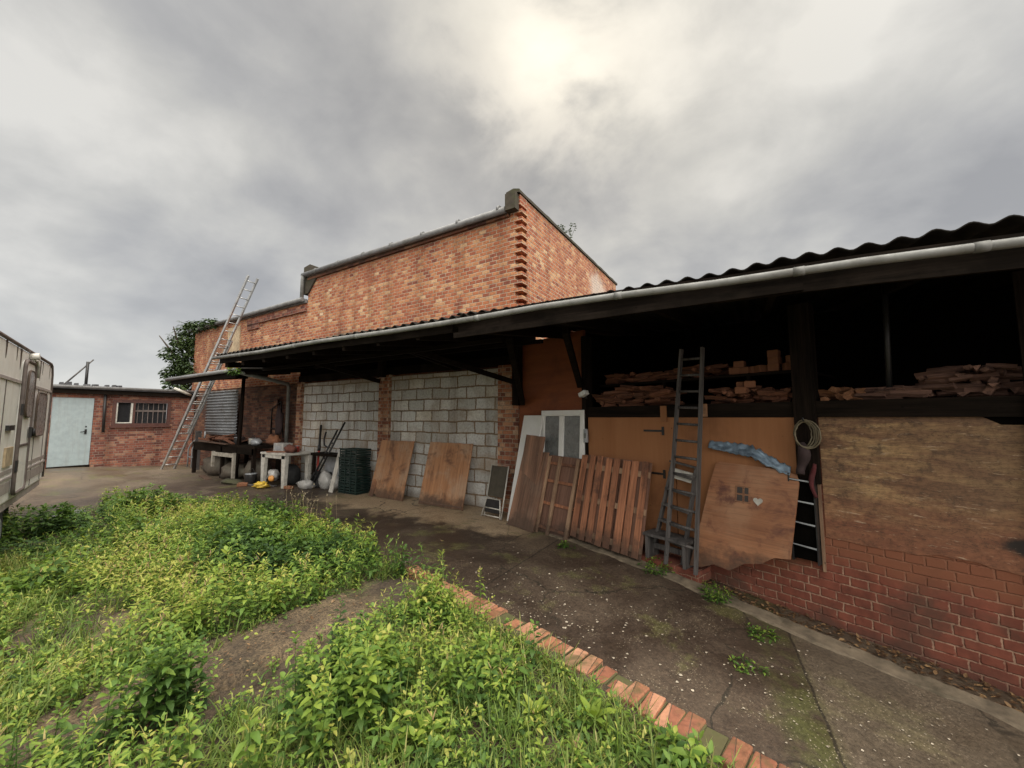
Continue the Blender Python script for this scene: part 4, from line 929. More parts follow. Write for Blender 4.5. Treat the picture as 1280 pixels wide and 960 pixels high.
# ---------------------------------------------------------------- workbench and clutter at the far end of the block wall
wb = thing('workbench', 'long dark workbench heaped with offcuts under the low corrugated canopy', 'workbench', T(-12.6, 5.4, 0))
MB().box(-14.45, -10.75, 5.05, 5.78, .86, .93).build('top', M_dark, wb, I4)
MB().box(-14.4, -10.8, 5.06, 5.10, .70, .858).build('apron', M_dark, wb, I4)
for x in (-14.4, -12.6, -10.9):
    for y in (5.1, 5.7): MB().box(x, x + .08, y - .04, y + .04, -.05, .858).build('leg', M_darkz, wb, I4)
tb = thing('garden_table', 'white plastic garden table with broad legs and junk on top', 'table', T(-9.9, 5.45, 0))
MB().box(-10.55, -9.42, 5.10, 5.80, .755, .80).build('top', M_whitedirty, tb, I4)
for y0, y1 in ((5.12, 5.14), (5.76, 5.78)): MB().box(-10.5, -9.47, y0, y1, .67, .753).build('apron', M_whitedirty, tb, I4)
for x in (-10.46, -9.52):
    for y in (5.16, 5.73):
        MB().prism([(-.05, 0), (.05, 0), (.09, .752), (-.09, .752)], -.04, .04).build('leg', M_whitedirty, tb, T(x, y, -.01))
o = thing('trestle', 'grubby white trestle leg frame standing under the dark workbench', 'trestle', T(-11.9, 5.2, 0))
mb = MB(); mb.box(-11.74, -11.66, 4.98, 5.04, -.02, .72); mb.build('post', M_grub, o, I4)
mb = MB(); mb.box(-12.9, -11.75, 4.99, 5.03, .60, .70); mb.build('rail', M_grub, o, I4)
mb = MB(); mb.box(-12.95, -12.88, 4.98, 5.04, .3, .72); mb.build('bracket', M_grub, o, I4)
def blob(name, c, r, mat, label, cat, seed=0, amp=.35, seg=18, group=None, fr=1.6):
    mb = MB(); vs = []; fs = []; n = seg // 2
    for i in range(n + 1):
        th = math.pi * i / n
        for k in range(seg):
            a = 2 * math.pi * k / seg; d = Vector((math.sin(th) * math.cos(a), math.sin(th) * math.sin(a), math.cos(th)))
            q = 1 + amp * mnoise.noise(d * fr + Vector((seed * 5.1, 0, 0))) + amp * .5 * mnoise.noise(d * fr * 3.1 + Vector((seed, 3, 0)))
            p = Vector((d.x * r[0] * q, d.y * r[1] * q, d.z * r[2] * q)); p.z = max(p.z, -r[2] * .72); vs.append(p)
    for i in range(n):
        for k in range(seg): fs.append((i * seg + k, (i + 1) * seg + k, (i + 1) * seg + (k + 1) % seg, i * seg + (k + 1) % seg))
    o = mb.add(vs, fs, True).build(name, mat, None, T(c[0], c[1], c[2] + r[2] * .7)); tag(o, label, cat, group); return o
blob('tarpaulin_heap', (-13.5, 5.45, 0), (.75, .35, .33), M_tarp, 'brown tarpaulin heap under the left end of the dark workbench', 'tarpaulin', 1)
blob('tarpaulin_heap', (-12.25, 5.3, 0), (.55, .32, .24), M_tarp, 'lower brown tarpaulin heap beside the white trestle leg', 'tarpaulin', 2)
blob('sack', (-11.2, 5.35, 0), (.33, .28, .34), M_tarp, 'dull brown sack slumped between the trestle leg and garden table', 'sack', 3, .22)
blob('moss_mound', (-11.35, 4.85, -.02), (.45, .2, .07), plain_mat('moss', (.05, .045, .025), .95, dirt=(.07, .08, .03), dirt_amt=.6), 'low mossy mound on the ground before the white trestle', 'mound', 4)
blob('rubbish_bag', (-9.95, 5.55, 0), (.26, .2, .30), M_rubber, 'black rubbish bag slumped beneath the white garden table', 'bag', 5, .3)
blob('carrier_bag', (-10.12, 5.22, .12), (.14, .12, .16), M_bag, 'white and grey carrier bag under the garden table', 'bag', 6, .4, fr=2.4)
blob('orange_packet', (-9.98, 5.10, .13), (.10, .05, .08), M_orange, 'orange printed packet propped on the carrier bag', 'packet', 7, .3)
blob('yellow_bag', (-10.05, 4.92, .0), (.20, .13, .07), M_yellow, 'flat yellow plastic bag on the ground at the table foot', 'bag', 8, .9, fr=3.0)
blob('plastic_bag', (-9.05, 5.42, 0), (.24, .16, .12), M_bag, 'clear plastic bag lying right of the garden table leg', 'bag', 9, .4, fr=2.2)
blob('plastic_bag', (-8.35, 5.75, 0), (.2, .15, .16), M_bag, 'clear plastic bag at the foot of the leaning white plank', 'bag', 10, .4, fr=2.2)
blob('rubbish_heap', (-8.95, 5.75, 0), (.4, .2, .2), M_rubber, 'dark rubbish heap behind the clear bag by the block wall', 'heap', 11, .4)
# offcuts on the bench
off = MB().box(-.3, .3, -.03, .03, -.012, .012).build('offcut', M_log, None, T(0, 0, 0))
olab = 'short timber offcut in the heap on top of the dark workbench'
for i in range(22):
    x = random.uniform(-14.1, -12.4); h = .945 + .22 * max(0, 1 - abs(x + 13.2) / .9) * random.random() + i * .002
    Mx = T(x, random.uniform(5.15, 5.6), h, random.uniform(-1, 1)) @ Matrix.Rotation(random.uniform(-.25, .25), 4, 'Y')
    o = off if i == 0 else clone(off, Mx); put(o, Mx); o.scale = (random.uniform(.6, 1.3), random.uniform(.8, 2), random.uniform(.8, 2)); tag(o, olab, 'offcut', 'offcuts on the workbench')
    if i % 3 == 0: o.data = o.data
o = thing('white_block', 'grey white block standing on the left of the garden table top', 'block', T(-10.05, 5.38, .80))
MB().box(-.22, .22, -.12, .12, 0, .22).build('body', M_bag, o, bevel=.01); MB().box(-.15, .15, -.125, -.121, .05, .16).build('face_plate', M_galv, o)
blob('rusty_vice', (-9.65, 5.35, .80), (.2, .12, .11), plain_mat('rust', (.11, .035, .022), .8), 'rusty brown lump of ironwork on the garden table', 'ironwork', 13, .6, fr=2.6)
blob('bench_tin', (-11.2, 5.3, .93), (.16, .12, .10), M_galv, 'dented grey tin on the right end of the dark workbench', 'tin', 14, .2)
blob('brick_rubble', (-10.95, 5.6, .93), (.25, .12, .14), M_terr, 'small reddish rubble pile at the back of the workbench', 'rubble', 15, .6, fr=2.6)
def tin(x, y, z, r, h, mat, label, name='tin', cat='tin', rz=0.0):
    o = thing(name, label, cat, T(x, y, z, rz)); MB().tube([(0, 0, 0), (0, 0, .004), (0, 0, h * .96), (0, 0, h)], [r * .97, r, r, r * .98], 14).build('can_body', mat, o)
    MB().tube([(0, 0, h + .001), (0, 0, h + .012)], r * 1.04, 14).build('lid', M_galv, o)
    MB().tube([(r, 0, h * .8), (r * .9, .02, h * 1.3), (0, .03, h * 1.55), (-r * .9, .02, h * 1.3), (-r, 0, h * .8)], .005, 5).build('wire_handle', M_blackmetal, o)
tin(-12.1, 5.25, .932, .09, .17, M_blackmetal, 'dark paint tin beside the offcuts on the workbench')
tin(-11.75, 5.45, .932, .08, .15, M_whitedirty, 'grubby white paint tin near the middle of the workbench')
tin(-9.75, 5.55, .802, .07, .14, M_red, 'faded red tin at the back of the garden table')
tin(-10.75, 5.0, -.01, .13, .26, M_blackmetal, 'black bucket on the ground between workbench and garden table', 'bucket', 'bucket')
def plank(x, y, z, L, w, tk, rz, tilt, mat, label):
    o = MB().box(-L / 2, L / 2, -w / 2, w / 2, 0, tk).build('plank', mat, None, T(x, y, z, rz) @ Matrix.Rotation(R(tilt), 4, 'Y'), bevel=.004); tag(o, label, 'plank')
plank(-12.9, 5.0, .945, 1.5, .12, .025, .06, 2, M_brownboard, 'long brown plank laid along the front of the workbench top')
plank(-10.3, 5.0, .0, .9, .10, .03, .35, 0, M_grey_wood, 'grey plank lying on the ground before the garden table')
plank(-12.9, 4.85, .0, 1.0, .14, .03, -.2, 0, M_brownboard, 'brown plank lying on the ground below the workbench')
plank(-9.9, 5.25, .805, .7, .07, .03, .5, 0, M_log, 'narrow brown plank lying across the garden table top')
blob('dark_jacket', (-11.0, 5.75, 1.2), (.14, .08, .42), M_cloth, 'dark jacket hanging on the dingy brick beside the downpipe', 'jacket', 21, .35, fr=2.0)
blob('rag_heap', (-12.55, 5.5, .93), (.22, .16, .10), M_cloth, 'dark rag heap beside the offcuts on the workbench', 'rags', 22, .5, fr=2.4)
blob('rubble_sack', (-8.6, 5.62, 0), (.18, .14, .24), M_bag, 'grey sack standing beneath the low black table', 'sack', 23, .3)
for i, (x, y, rz) in enumerate(((-10.75, 4.85, .4), (-10.6, 4.75, 1.1), (-9.3, 5.15, .2))):
    o = MB().box(-.105, .105, -.05, .05, 0, .065).build('brick', M_terr, None, T(x, y, gz(x, y) + .002, rz), bevel=.006)
    tag(o, ('loose brick on the ground left of the garden table, nearer the bucket', 'loose brick on the ground left of the garden table, nearer the drive', 'loose brick on the ground right of the garden table leg')[i], 'brick')
# corrugated sheet at the back
mb = MB(); vs = []; fs = []; n = 90
for i in range(n + 1):
    z = 1.10 + 1.42 * i / n; y = .02 * math.sin(i / n * 2 * math.pi * 15)
    for x in (-15.9, -13.7): vs += [(x, 5.88 + y, z), (x, 5.888 + y, z)]
    if i: b = i * 4; fs += [(b - 4, b - 2, b + 2, b), (b - 3, b + 1, b + 3, b - 1), (b - 4, b, b + 1, b - 3), (b - 2, b - 1, b + 3, b + 2)]
fs += [(0, 1, 3, 2), (len(vs) - 4, len(vs) - 2, len(vs) - 1, len(vs) - 3)]
tag(mb.add(vs, fs, True).build('corrugated_sheet', plain_mat('dull_galvanised', (.20, .21, .22), .6, .3, dirt=(.09, .075, .06), dirt_amt=.7, dirt_scale=2)), 'grey galvanised corrugated sheet standing behind the workbench', 'metal sheet')
o = thing('iron_rack', 'black iron frame hung on the dingy brick behind the workbench', 'rack', T(-11.3, 5.85, 1.1))
mb = MB(); mb.tube([(-.3, 0, 0), (-.25, -.02, .8), (.2, -.02, 1.0), (.35, 0, 0)], .018, 6); mb.build('hoop', M_blackmetal, o)
for z in (.25, .5): MB().tube([(-.28, 0, z), (.3, 0, z)], .012, 6).build('bar', M_blackmetal, o)
o = thing('drain_cover', 'rusty flat plate hung on the dingy brick left of the downpipe', 'plate', T(-11.9, 5.9, 1.0))
MB().prism([(-.5, 0), (.5, 0), (.5, 1.2), (-.5, 1.25)], -.02, 0).build('plate', M_brickdark, o); MB().tube([(-.3, -.03, 1.1), (.3, -.03, 1.1)], .012, 6).build('rail', M_blackmetal, o)
# bent tubes by the ladder foot
o = thing('tube_frame', 'bent grey tubular frame standing by the foot of the extension ladder', 'tube frame', T(-15.6, 5.55, 0))
for dx in (-.55, -.25, .05):
    mb = MB(); mb.tube([(dx, 0, 0), (dx, 0, .62), (dx + .12, .02, .78), (dx + .42, .05, .95), (dx + .45, .05, 1.2)], .022, 7); mb.build('tube', M_galv, o)
MB().tube([(-.55, 0, .35), (.05, 0, .35)], .016, 6).build('cross_tube', M_galv, o)
gp = thing('gate_post', 'short grey timber post at the left end of the workbench', 'post', T(-15.05, 5.40, 0))
MB().box(-.06, .06, -.06, .06, -.1, 1.2).build('shaft', M_grey_wood, gp); MB().box(-.07, .07, -.07, .07, 1.201, 1.23).build('cap', M_grey_wood, gp)
# tools right of the table
Mx, L = stand((-9.10, 5.70, 0), (-9.36, 5.93, 1.52), (1, 0, 0))
o = thing('red_fencing_tool', 'upright tool with red lower shaft and black handle leaning on the blocks', 'tool', Mx)
MB().tube([(0, 0, .02), (0, 0, .85)], .026, 8).build('red_shaft', M_red, o); MB().tube([(0, 0, .85), (0, 0, .98), (0, 0, 1.0), (0, 0, 1.5)], [.04, .04, .028, .028], 8).build('black_handle', M_blackmetal, o)
mb = MB(); mb.tube([(-.08, 0, .0), (-.05, -.02, .2), (0, -.02, .32), (.05, -.02, .2), (.08, 0, .0)], .02, 7); mb.build('red_jaw', M_red, o)
Mx, L = stand((-9.05, 5.50, .0), (-8.45, 5.93, 1.56), (.9, 0, 0))
o = thing('sack_truck', 'black tubular hand truck leaning askew on the grey blocks', 'hand truck', Mx)
for x in (-.06, .06): MB().tube([(x, 0, .1), (x, 0, L - (.25 if x < 0 else 0))], .022, 8).build('rail', M_blackmetal, o)
for z in (.3, .75, 1.15): MB().tube([(-.06, 0, z), (.06, 0, z)], .016, 7).build('crossbar', M_blackmetal, o)
MB().tube([(-.06, 0, 1.0), (-.22, -.02, 1.0), (-.34, -.03, 1.12), (-.40, -.03, 1.28)], .02, 7).build('crank_handle', M_blackmetal, o)
MB().box(-.1, .1, -.12, .02, .06, .09).build('toe_plate', M_blackmetal, o)
o = thing('dark_table', 'low black table with dark top behind the hand truck', 'table', T(-8.6, 5.8, 0))
MB().box(-9.25, -8.0, 5.62, 5.96, .74, .80).build('top', M_dark, o, I4)
for x in (-9.2, -8.08): MB().box(x, x + .06, 5.64, 5.70, 0, .738).build('leg', M_darkz, o, I4)
MB().box(-9.1, -8.15, 5.90, 5.93, .15, .70).build('back_panel', M_galv, o, I4)
o = thing('white_plank', 'narrow white plank leaning left of the dark green crates', 'plank', lean((-8.15, 5.42), (-8.02, 5.42), 10, roll=5))
MB().box(0, .13, -.02, 0, 0, .95).build('face', M_whitedirty, o); MB().box(.0, .13, -.024, -.021, .9, .93).build('end_batten', M_bag, o)
# green crates
cr = thing('green_crate', '', 'crate', T(-7.48, 5.62, 0))
mb = MB()
mb.box(-.30, .30, -.18, .18, .0, .015); 
for z in (.03, .085, .14):
    for y in (-.18, .17): mb.box(-.30, .30, y, y + .01, z, z + .035)
    for x in (-.30, .29): mb.box(x, x + .01, -.169, .169, z, z + .035)
mb.build('slatted_side', M_green, cr)
for x in (-.28, -.09, .09, .28): MB().box(x - .014, x + .014, -.192, -.181, 0, .188).build('rib', M_green, cr)
MB().box(-.31, .31, -.196, -.182, .178, .192).build('rim', M_green, cr)
where = ['lowest of the five', 'second from the ground', 'middle one of the five', 'second from the top', 'topmost of the five']
for i in range(5):
    Mx = T(-7.62 + random.uniform(-.02, .02), 5.66 + random.uniform(-.015, .015), i * .196 + .002, random.uniform(-.03, .03))
    c_ = cr if i == 0 else clone(cr, Mx); put(c_, Mx); tag(c_, 'dark green plastic crate, %s in the stack by the plywood board' % where[i], 'crate', 'stack of green crates')

# ---------------------------------------------------------------- firewood and bricks on the shelves
def logmesh(L, r, seed):
    rr = random.Random(seed); mb = MB(); n = 5; prof = []
    k = rr.choice((3, 4, 4, 5)); a0 = rr.random() * 6
    prof = [(math.cos(a0 + 2 * math.pi * i / k) * r * rr.uniform(.7, 1.2), math.sin(a0 + 2 * math.pi * i / k) * r * rr.uniform(.6, 1.1)) for i in range(k)]
    vs = []; fs = []
    for i in range(n + 1):
        x = -L / 2 + L * i / n; dy = .35 * r * mnoise.noise(Vector((x * 5, seed, 0))); dz = .35 * r * mnoise.noise(Vector((x * 5, seed, 8))); q = 1 + .22 * mnoise.noise(Vector((x * 9, seed, 4)))
        vs += [(x + rr.uniform(-.01, .01) * (i in (0, n)), y * q + dy, z * q + dz) for y, z in prof]
        if i: fs += [((i - 1) * k + j, (i - 1) * k + (j + 1) % k, i * k + (j + 1) % k, i * k + j) for j in range(k)]
    fs += [tuple(reversed(range(k))), tuple(n * k + j for j in range(k))]
    return mb.add(vs, fs)
protos = {}
def pile(name, mat, s0, s1, z, y0, y1, hfun, n, label, cat, group, Lr=(.22, .38), r=(.022, .04), end_on=.15, seedb=0):
    key = (mat.name,)
    if key not in protos: protos[key] = [logmesh(.3, .032, seedb + i).build(name, mat, None, T(0, 0, -50)) for i in range(6)]
    for i in range(n):
        f = (i + .5) / n; lay = (i * 0.618) % 1
        s = s0 + (s1 - s0) * ((i * .7548 + random.random() * .05) % 1); y = random.uniform(y0, y1)
        h = hfun((s - s0) / (s1 - s0)) * lay
        rz = random.gauss(0, .2) + (math.pi / 2 if random.random() < end_on else 0)
        Mx = WF @ T(s, y, z + .02 + h, rz) @ Matrix.Rotation(random.uniform(-.15, .15), 4, 'Y')
        src = protos[key][i % 6]
        o = src if i < 6 and not src.get('used') else src.copy()
        if o is src: src['used'] = 1
        else: col.objects.link(o)
        put(o, Mx); o.scale = (random.uniform(*Lr) / .3, random.uniform(*r) / .032, random.uniform(*r) / .032); tag(o, label, cat, group)
pile('split_log', M_log, .68, 1.72, 1.795, .08, .45, lambda f: (.13 + .09 * math.sin(f * 3.1) + .05 * f), 100, 'brown split log in the pile left of the ladder on the lower shelf', 'log', 'logs left of the ladder')
pile('split_log', M_log, 2.30, 2.66, 1.795, .08, .4, lambda f: .16, 50, 'brown split log in the small heap right of the ladder on the lower shelf', 'log', 'logs right of the ladder', Lr=(.14, .25))
pile('split_log', M_log, 2.72, 3.06, 1.795, .1, .4, lambda f: .12, 36, 'short dark split log on the lower shelf just left of the middle post', 'log', 'logs by the middle post', Lr=(.12, .22))
pile('split_log', M_log, .72, 2.3, 2.135, .28, .6, lambda f: .11, 60, 'dim split log lying on the upper shelf behind the ladder', 'log', 'logs on the upper shelf')
pile('orange_log', M_logo, 3.30, 3.60, 1.795, .06, .3, lambda f: .12 * (1 - abs(f - .45)), 24, 'orange cut log in the heap right of the middle post', 'log', 'orange logs right of the post', Lr=(.09, .15), r=(.028, .042), end_on=.5)
pile('brown_log', M_logg, 3.62, 4.42, 1.795, .05, .45, lambda f: .08 + .13 * sst(f, .25, .5), 110, 'dull brown log in the long rubble heap on the right bay shelf', 'log', 'brown logs in the right bay', Lr=(.10, .24), end_on=.35)
def bricks(spots, label, group, name='brick', sz=(.105, .10, .07)):
    base = None
    for i, (s, y, z, rz) in enumerate(spots):
        Mx = WF @ T(s, y, z, rz)
        if base is None: base = MB().box(-sz[0] / 2, sz[0] / 2, -sz[1] / 2, sz[1] / 2, 0, sz[2]).build(name, M_terr, None, Mx, bevel=.006); o = base
        else: o = base.copy(); col.objects.link(o); put(o, Mx)
        tag(o, label, 'brick', group)
bricks([(2.86, .28, 2.132, .1), (2.87, .28, 2.204, -.1), (2.86, .29, 2.277, .05), (2.985, .30, 2.132, .6), (3.03, .30, 2.208, -.5), (3.09, .26, 2.132, .3), (2.73, .3, 2.132, .9), (3.07, .36, 2.208, .9), (2.62, .34, 2.132, .2)], 'orange brick stacked on the upper shelf left of the middle post', 'bricks on the upper shelf', sz=(.10, .10, .075))
bricks([(2.47, .28, 2.132, .3), (2.58, .3, 2.132, -.2), (2.52, .3, 2.204, .1)], 'orange brick on the upper shelf just right of the ladder', 'bricks right of the ladder')
bricks([(2.62, .06, 1.90, .1), (2.68, .10, 1.96, .5), (2.60, .14, 1.96, .2)], 'pale orange brick perched on the small heap right of the ladder', 'bricks perched on the log heap')

# ---------------------------------------------------------------- vegetation
def leaf_arrays(B, D, Nn, Ln, Wd, droop, tint):
    """B base, D direction, Nn leaf normal, arrays -> verts, faces, tint"""
    n = len(B); S = np.cross(D, Nn); S /= np.linalg.norm(S, axis=1, keepdims=True) + 1e-9
    up = np.cross(S, D)
    def pt(t, w, lift):
        p = B + D * (Ln * t)[:, None] + S * (Wd * w)[:, None] + up * (Wd * lift)[:, None]
        p = p.copy(); p[:, 2] -= droop * Ln * t * t; return p
    V = np.stack([pt(0, 0, 0), pt(.34, -.5, .14), pt(.34, 0, 0), pt(.34, .5, .14), pt(.70, -.36, .10), pt(.70, 0, 0), pt(.70, .36, .10), pt(1, 0, 0)], 1)
    F4 = np.array([[1, 4, 5, 2], [2, 5, 6, 3]]); F3 = np.array([[0, 1, 2], [0, 2, 3], [4, 7, 5], [5, 7, 6]])
    return V.reshape(-1, 3), F4, F3, n, np.repeat(tint, 8)
def blade_arrays(B, D, Ln, Wd, droop, tint):
    n = len(B); S = np.stack([-D[:, 1], D[:, 0], np.zeros(n)], 1); S /= np.linalg.norm(S, axis=1, keepdims=True) + 1e-6
    def pt(t, w):
        p = B + D * (Ln * t)[:, None] + S * (Wd * w)[:, None]; p = p.copy(); p[:, 2] -= droop * Ln * t * t; return p
    V = np.stack([pt(0, -.5), pt(0, .5), pt(.45, -.42), pt(.45, .42), pt(.8, -.25), pt(.8, .25), pt(1, 0)], 1)
    return V.reshape(-1, 3), np.array([[0, 1, 3, 2], [2, 3, 5, 4]]), np.array([[4, 5, 6]]), n, np.repeat(tint, 7)
def mesh_np(name, chunks, mat, M=I4):
    Vs = []; loops = []; tot = []; tn = []; off = 0
    for V, F4, F3, n, ti in chunks:
        k = len(V) // max(n, 1); base = (np.arange(n) * k)[:, None, None] + off
        f4 = (F4[None] + base).reshape(-1, 4); f3 = (F3[None] + base).reshape(-1, 3)
        loops += [f4.ravel(), f3.ravel()]; tot += [np.full(len(f4), 4), np.full(len(f3), 3)]
        Vs.append(V); tn.append(ti); off += len(V)
    V = np.concatenate(Vs); lp = np.concatenate(loops).astype(np.int32); tt = np.concatenate(tot).astype(np.int32)
    me = bpy.data.meshes.new(name); me.vertices.add(len(V)); me.vertices.foreach_set('co', V.astype(np.float32).ravel())
    me.loops.add(len(lp)); me.loops.foreach_set('vertex_index', lp)
    me.polygons.add(len(tt)); me.polygons.foreach_set('loop_start', np.concatenate([[0], np.cumsum(tt)[:-1]]).astype(np.int32)); me.polygons.foreach_set('loop_total', tt)
    a = me.attributes.new('tint', 'FLOAT', 'POINT'); a.data.foreach_set('value', np.clip(np.concatenate(tn), 0, 1).astype(np.float32))
    me.update(calc_edges=True); me.materials.append(mat)
    o = bpy.data.objects.new(name, me); col.objects.link(o); return put(o, M)
def unit(a): return a / (np.linalg.norm(a, axis=1, keepdims=True) + 1e-9)
class Plants:
    def __init__(s): s.B = []; s.D = []; s.N = []; s.L = []; s.W = []; s.dr = []; s.t = []; s.bB = []; s.bD = []; s.bL = []; s.bW = []; s.bdr = []; s.bt = []
    def leaf(s, b, d, n, L, w, dr, t): s.B.append(b); s.D.append(d); s.N.append(n); s.L.append(L); s.W.append(w); s.dr.append(dr); s.t.append(t)
    def blade(s, b, d, L, w, dr, t): s.bB.append(b); s.bD.append(d); s.bL.append(L); s.bW.append(w); s.bdr.append(dr); s.bt.append(t)
    def stem(s, x, y, z, h, tone, lsize=.055, gap=.035, lean_=.12, r=random, ratio=.42, alt=False, spike=.5):
        """one upright weed with paired leaves"""
        ax, ay = r.gauss(0, lean_), r.gauss(0, lean_); n = max(3, int(h / gap)); a0 = r.random() * 6.28
        s.blade((x, y, z), (ax, ay, 1), h * 1.02, .006, 0, tone * .6)
        for i in range(n):
            f = (i + .6) / n; zz = h * f; px, py = x + ax * zz, y + ay * zz
            size = lsize * (.55 + .9 * math.sin(min(1, f * 1.05) * 2.7)) * r.uniform(.75, 1.2)
            for q in range(1 if alt else (2 if f < .9 else 3)):
                a = a0 + i * (2.4 if alt else 1.57) + q * (math.pi if f < .9 else 2.1) + r.gauss(0, .3); el = r.uniform(-.05, .55) + .5 * (f > .85)
                d = (math.cos(a) * math.cos(el), math.sin(a) * math.cos(el), math.sin(el))
                nn = (-math.cos(a) * math.sin(el) + r.gauss(0, .2), -math.sin(a) * math.sin(el) + r.gauss(0, .2), math.cos(el))
                s.leaf((px + d[0] * .01, py + d[1] * .01, z + zz), d, nn, size, size * ratio * r.uniform(.8, 1.2), r.uniform(.1, .6), min(.86, tone + .46 * (f - .68) + r.gauss(0, .10)))
            if f > .72 and r.random() < spike:      # pale seed spike in the upper leaf axils
                a = r.random() * 6.28; s.blade((px, py, z + zz), (math.cos(a) * .7, math.sin(a) * .7, .7), lsize * 1.1, .007, .1, tone + .3)
    def tuft(s, x, y, z, n, L, tone, r=random):
        for i in range(n):
            a = r.random() * 6.28; el = r.uniform(.5, 1.45)
            s.blade((x + r.gauss(0, .03), y + r.gauss(0, .03), z), (math.cos(a) * math.cos(el), math.sin(a) * math.cos(el), math.sin(el)), L * r.uniform(.5, 1.15), .007 * r.uniform(.7, 1.4), r.uniform(.1, .6), tone + r.gauss(0, .14))
    def rosette(s, x, y, z, n, L, tone, r=random):
        for i in range(n):
            a = i * 2.4 + r.gauss(0, .2); el = .25 + 1.0 * i / n + r.gauss(0, .1)
            d = (math.cos(a) * math.cos(el), math.sin(a) * math.cos(el), math.sin(el)); nn = (-math.cos(a) * math.sin(el), -math.sin(a) * math.sin(el), math.cos(el))
            l = L * r.uniform(.7, 1.1); s.leaf((x, y, z + .01), d, nn, l, l * r.uniform(.26, .34), r.uniform(.2, .5), tone + r.gauss(0, .06))
    def chunks(s, blades_only=None):
        c = []
        if s.B: c.append(leaf_arrays(np.array(s.B), unit(np.array(s.D)), unit(np.array(s.N)), np.array(s.L), np.array(s.W), np.array(s.dr), np.array(s.t)))
        if s.bB: c.append(blade_arrays(np.array(s.bB), unit(np.array(s.bD)), np.array(s.bL), np.array(s.bW), np.array(s.bdr), np.array(s.bt)))
        return c
def fbm(x, y, k): return mnoise.noise(Vector((x * k, y * k, 11))) + .5 * mnoise.noise(Vector((x * k * 2.3, y * k * 2.3, 5)))
PATH_SEG = [((-2.92, 2.55), (-2.92, 1.5), .36), ((-2.92, 1.5), (-2.95, 1.05), .44), ((-2.6, 1.5), (-2.45, 1.2), .20), ((-3.05, .75), (-3.15, .2), .16), ((-2.35, 1.0), (-2.15, 1.05), .14)]
def dseg(x, y, a, b):
    ax, ay = a; bx, by = b; t = max(0, min(1, ((x - ax) * (bx - ax) + (y - ay) * (by - ay)) / ((bx - ax) ** 2 + (by - ay) ** 2)))
    return math.hypot(x - ax - t * (bx - ax), y - ay - t * (by - ay))
def onpath(x, y): return any(dseg(x, y, a, b) < w + .06 * mnoise.noise(Vector((x * 6, y * 6, 1))) for a, b, w in PATH_SEG)
def bare(x, y): return dseg(x, y, (-5.0, 1.0), (-4.3, .85)) < .30 + .25 * fbm(x, y, 2.2)
def height(x, y):
    h = .27 + .10 * fbm(x, y, 1.1)
    h -= .10 * sst(-x, 5.5, 9.0) * sst(y, 1.8, 3.2)
    if dseg(x, y, (-9.9, 1.75), (-6.6, 1.15)) < .45: h = .10
    if x > -1.75: h = .13 + .05 * fbm(x, y, 2) + .26 * max(0, 1 - math.hypot(x + 1.9, y - 1.95) / .8)
    if x < -3.4 and y < .9: h *= .5
    h *= 1 - .5 * sst(math.hypot(x, y), 2.0, .9) if False else 1
    return max(.07, h)
P_ = Plants(); G_ = Plants(); rr = random.Random(3)
cnt = 0
for i in range(15000):
    x = rr.uniform(-11.6, 1.1); y = rr.uniform(-1.6, 3.85)
    if not inside(x, y) or math.hypot(x, y) < 1.25: continue
    if onpath(x, y) or (bare(x, y) and rr.random() < .93): continue
    fw = -.527 * x + .85 * y; lt = .85 * x + .527 * y
    if fw < .9 or abs(lt) > fw * 1.55 + .5: continue
    h = height(x, y) * rr.choice((.5, .75, .9, 1, 1.1, 1.35)) * rr.uniform(.8, 1.15)
    if rr.random() > (.9 if x < -2.2 else (.75 if math.hypot(x + 2.0, y - 1.9) < .75 else .32)): continue
    tone = .55 + .34 * fbm(x + 4, y, .55) + .12 * fbm(x, y + 7, 2.0) + rr.gauss(0, .06)
    if x < -5 and y < 2.2 and x < -7.5: tone -= .12
    if dseg(x, y, (-5.2, 1.6), (-3.7, 1.5)) < .55: tone += .17
    tone = max(.08, min(.74, tone))
    near = fw < 3.5
    if y > 2.35 - .22 * (x + .4) - .07 and x > -1.9: continue                 # keep the edging bricks clear
    sp = fbm(x + 31, y - 12, .9) + rr.gauss(0, .28); ls = rr.uniform(.022, .042) if near else rr.uniform(.034, .058); gp = .019 if near else .028
    if rr.random() < .05:      # dead stem
        P_.stem(x, y, sz(x, y) - .01, h * 1.25, .97, lsize=ls * .7, gap=.06, lean_=.3, r=rr, ratio=.3, alt=True); continue
    if sp > .28: P_.stem(x, y, sz(x, y) - .01, h * 1.1, tone + .08, lsize=ls * 1.15, gap=gp * .6, lean_=.2, r=rr, ratio=.22, alt=True)
    elif sp > -.05: P_.stem(x, y, sz(x, y) - .01, h, tone, lsize=ls, gap=gp, r=rr)
    elif sp > -.3: P_.stem(x, y, sz(x, y) - .01, h * .75, tone + .06, lsize=ls * .62, gap=gp * .5, lean_=.35, r=rr, ratio=.7, alt=True, spike=.1)
    else: P_.stem(x, y, sz(x, y) - .01, h * 1.15, tone - .14, lsize=ls * 1.35, gap=gp * 1.25, r=rr, ratio=.5)
    cnt += 1
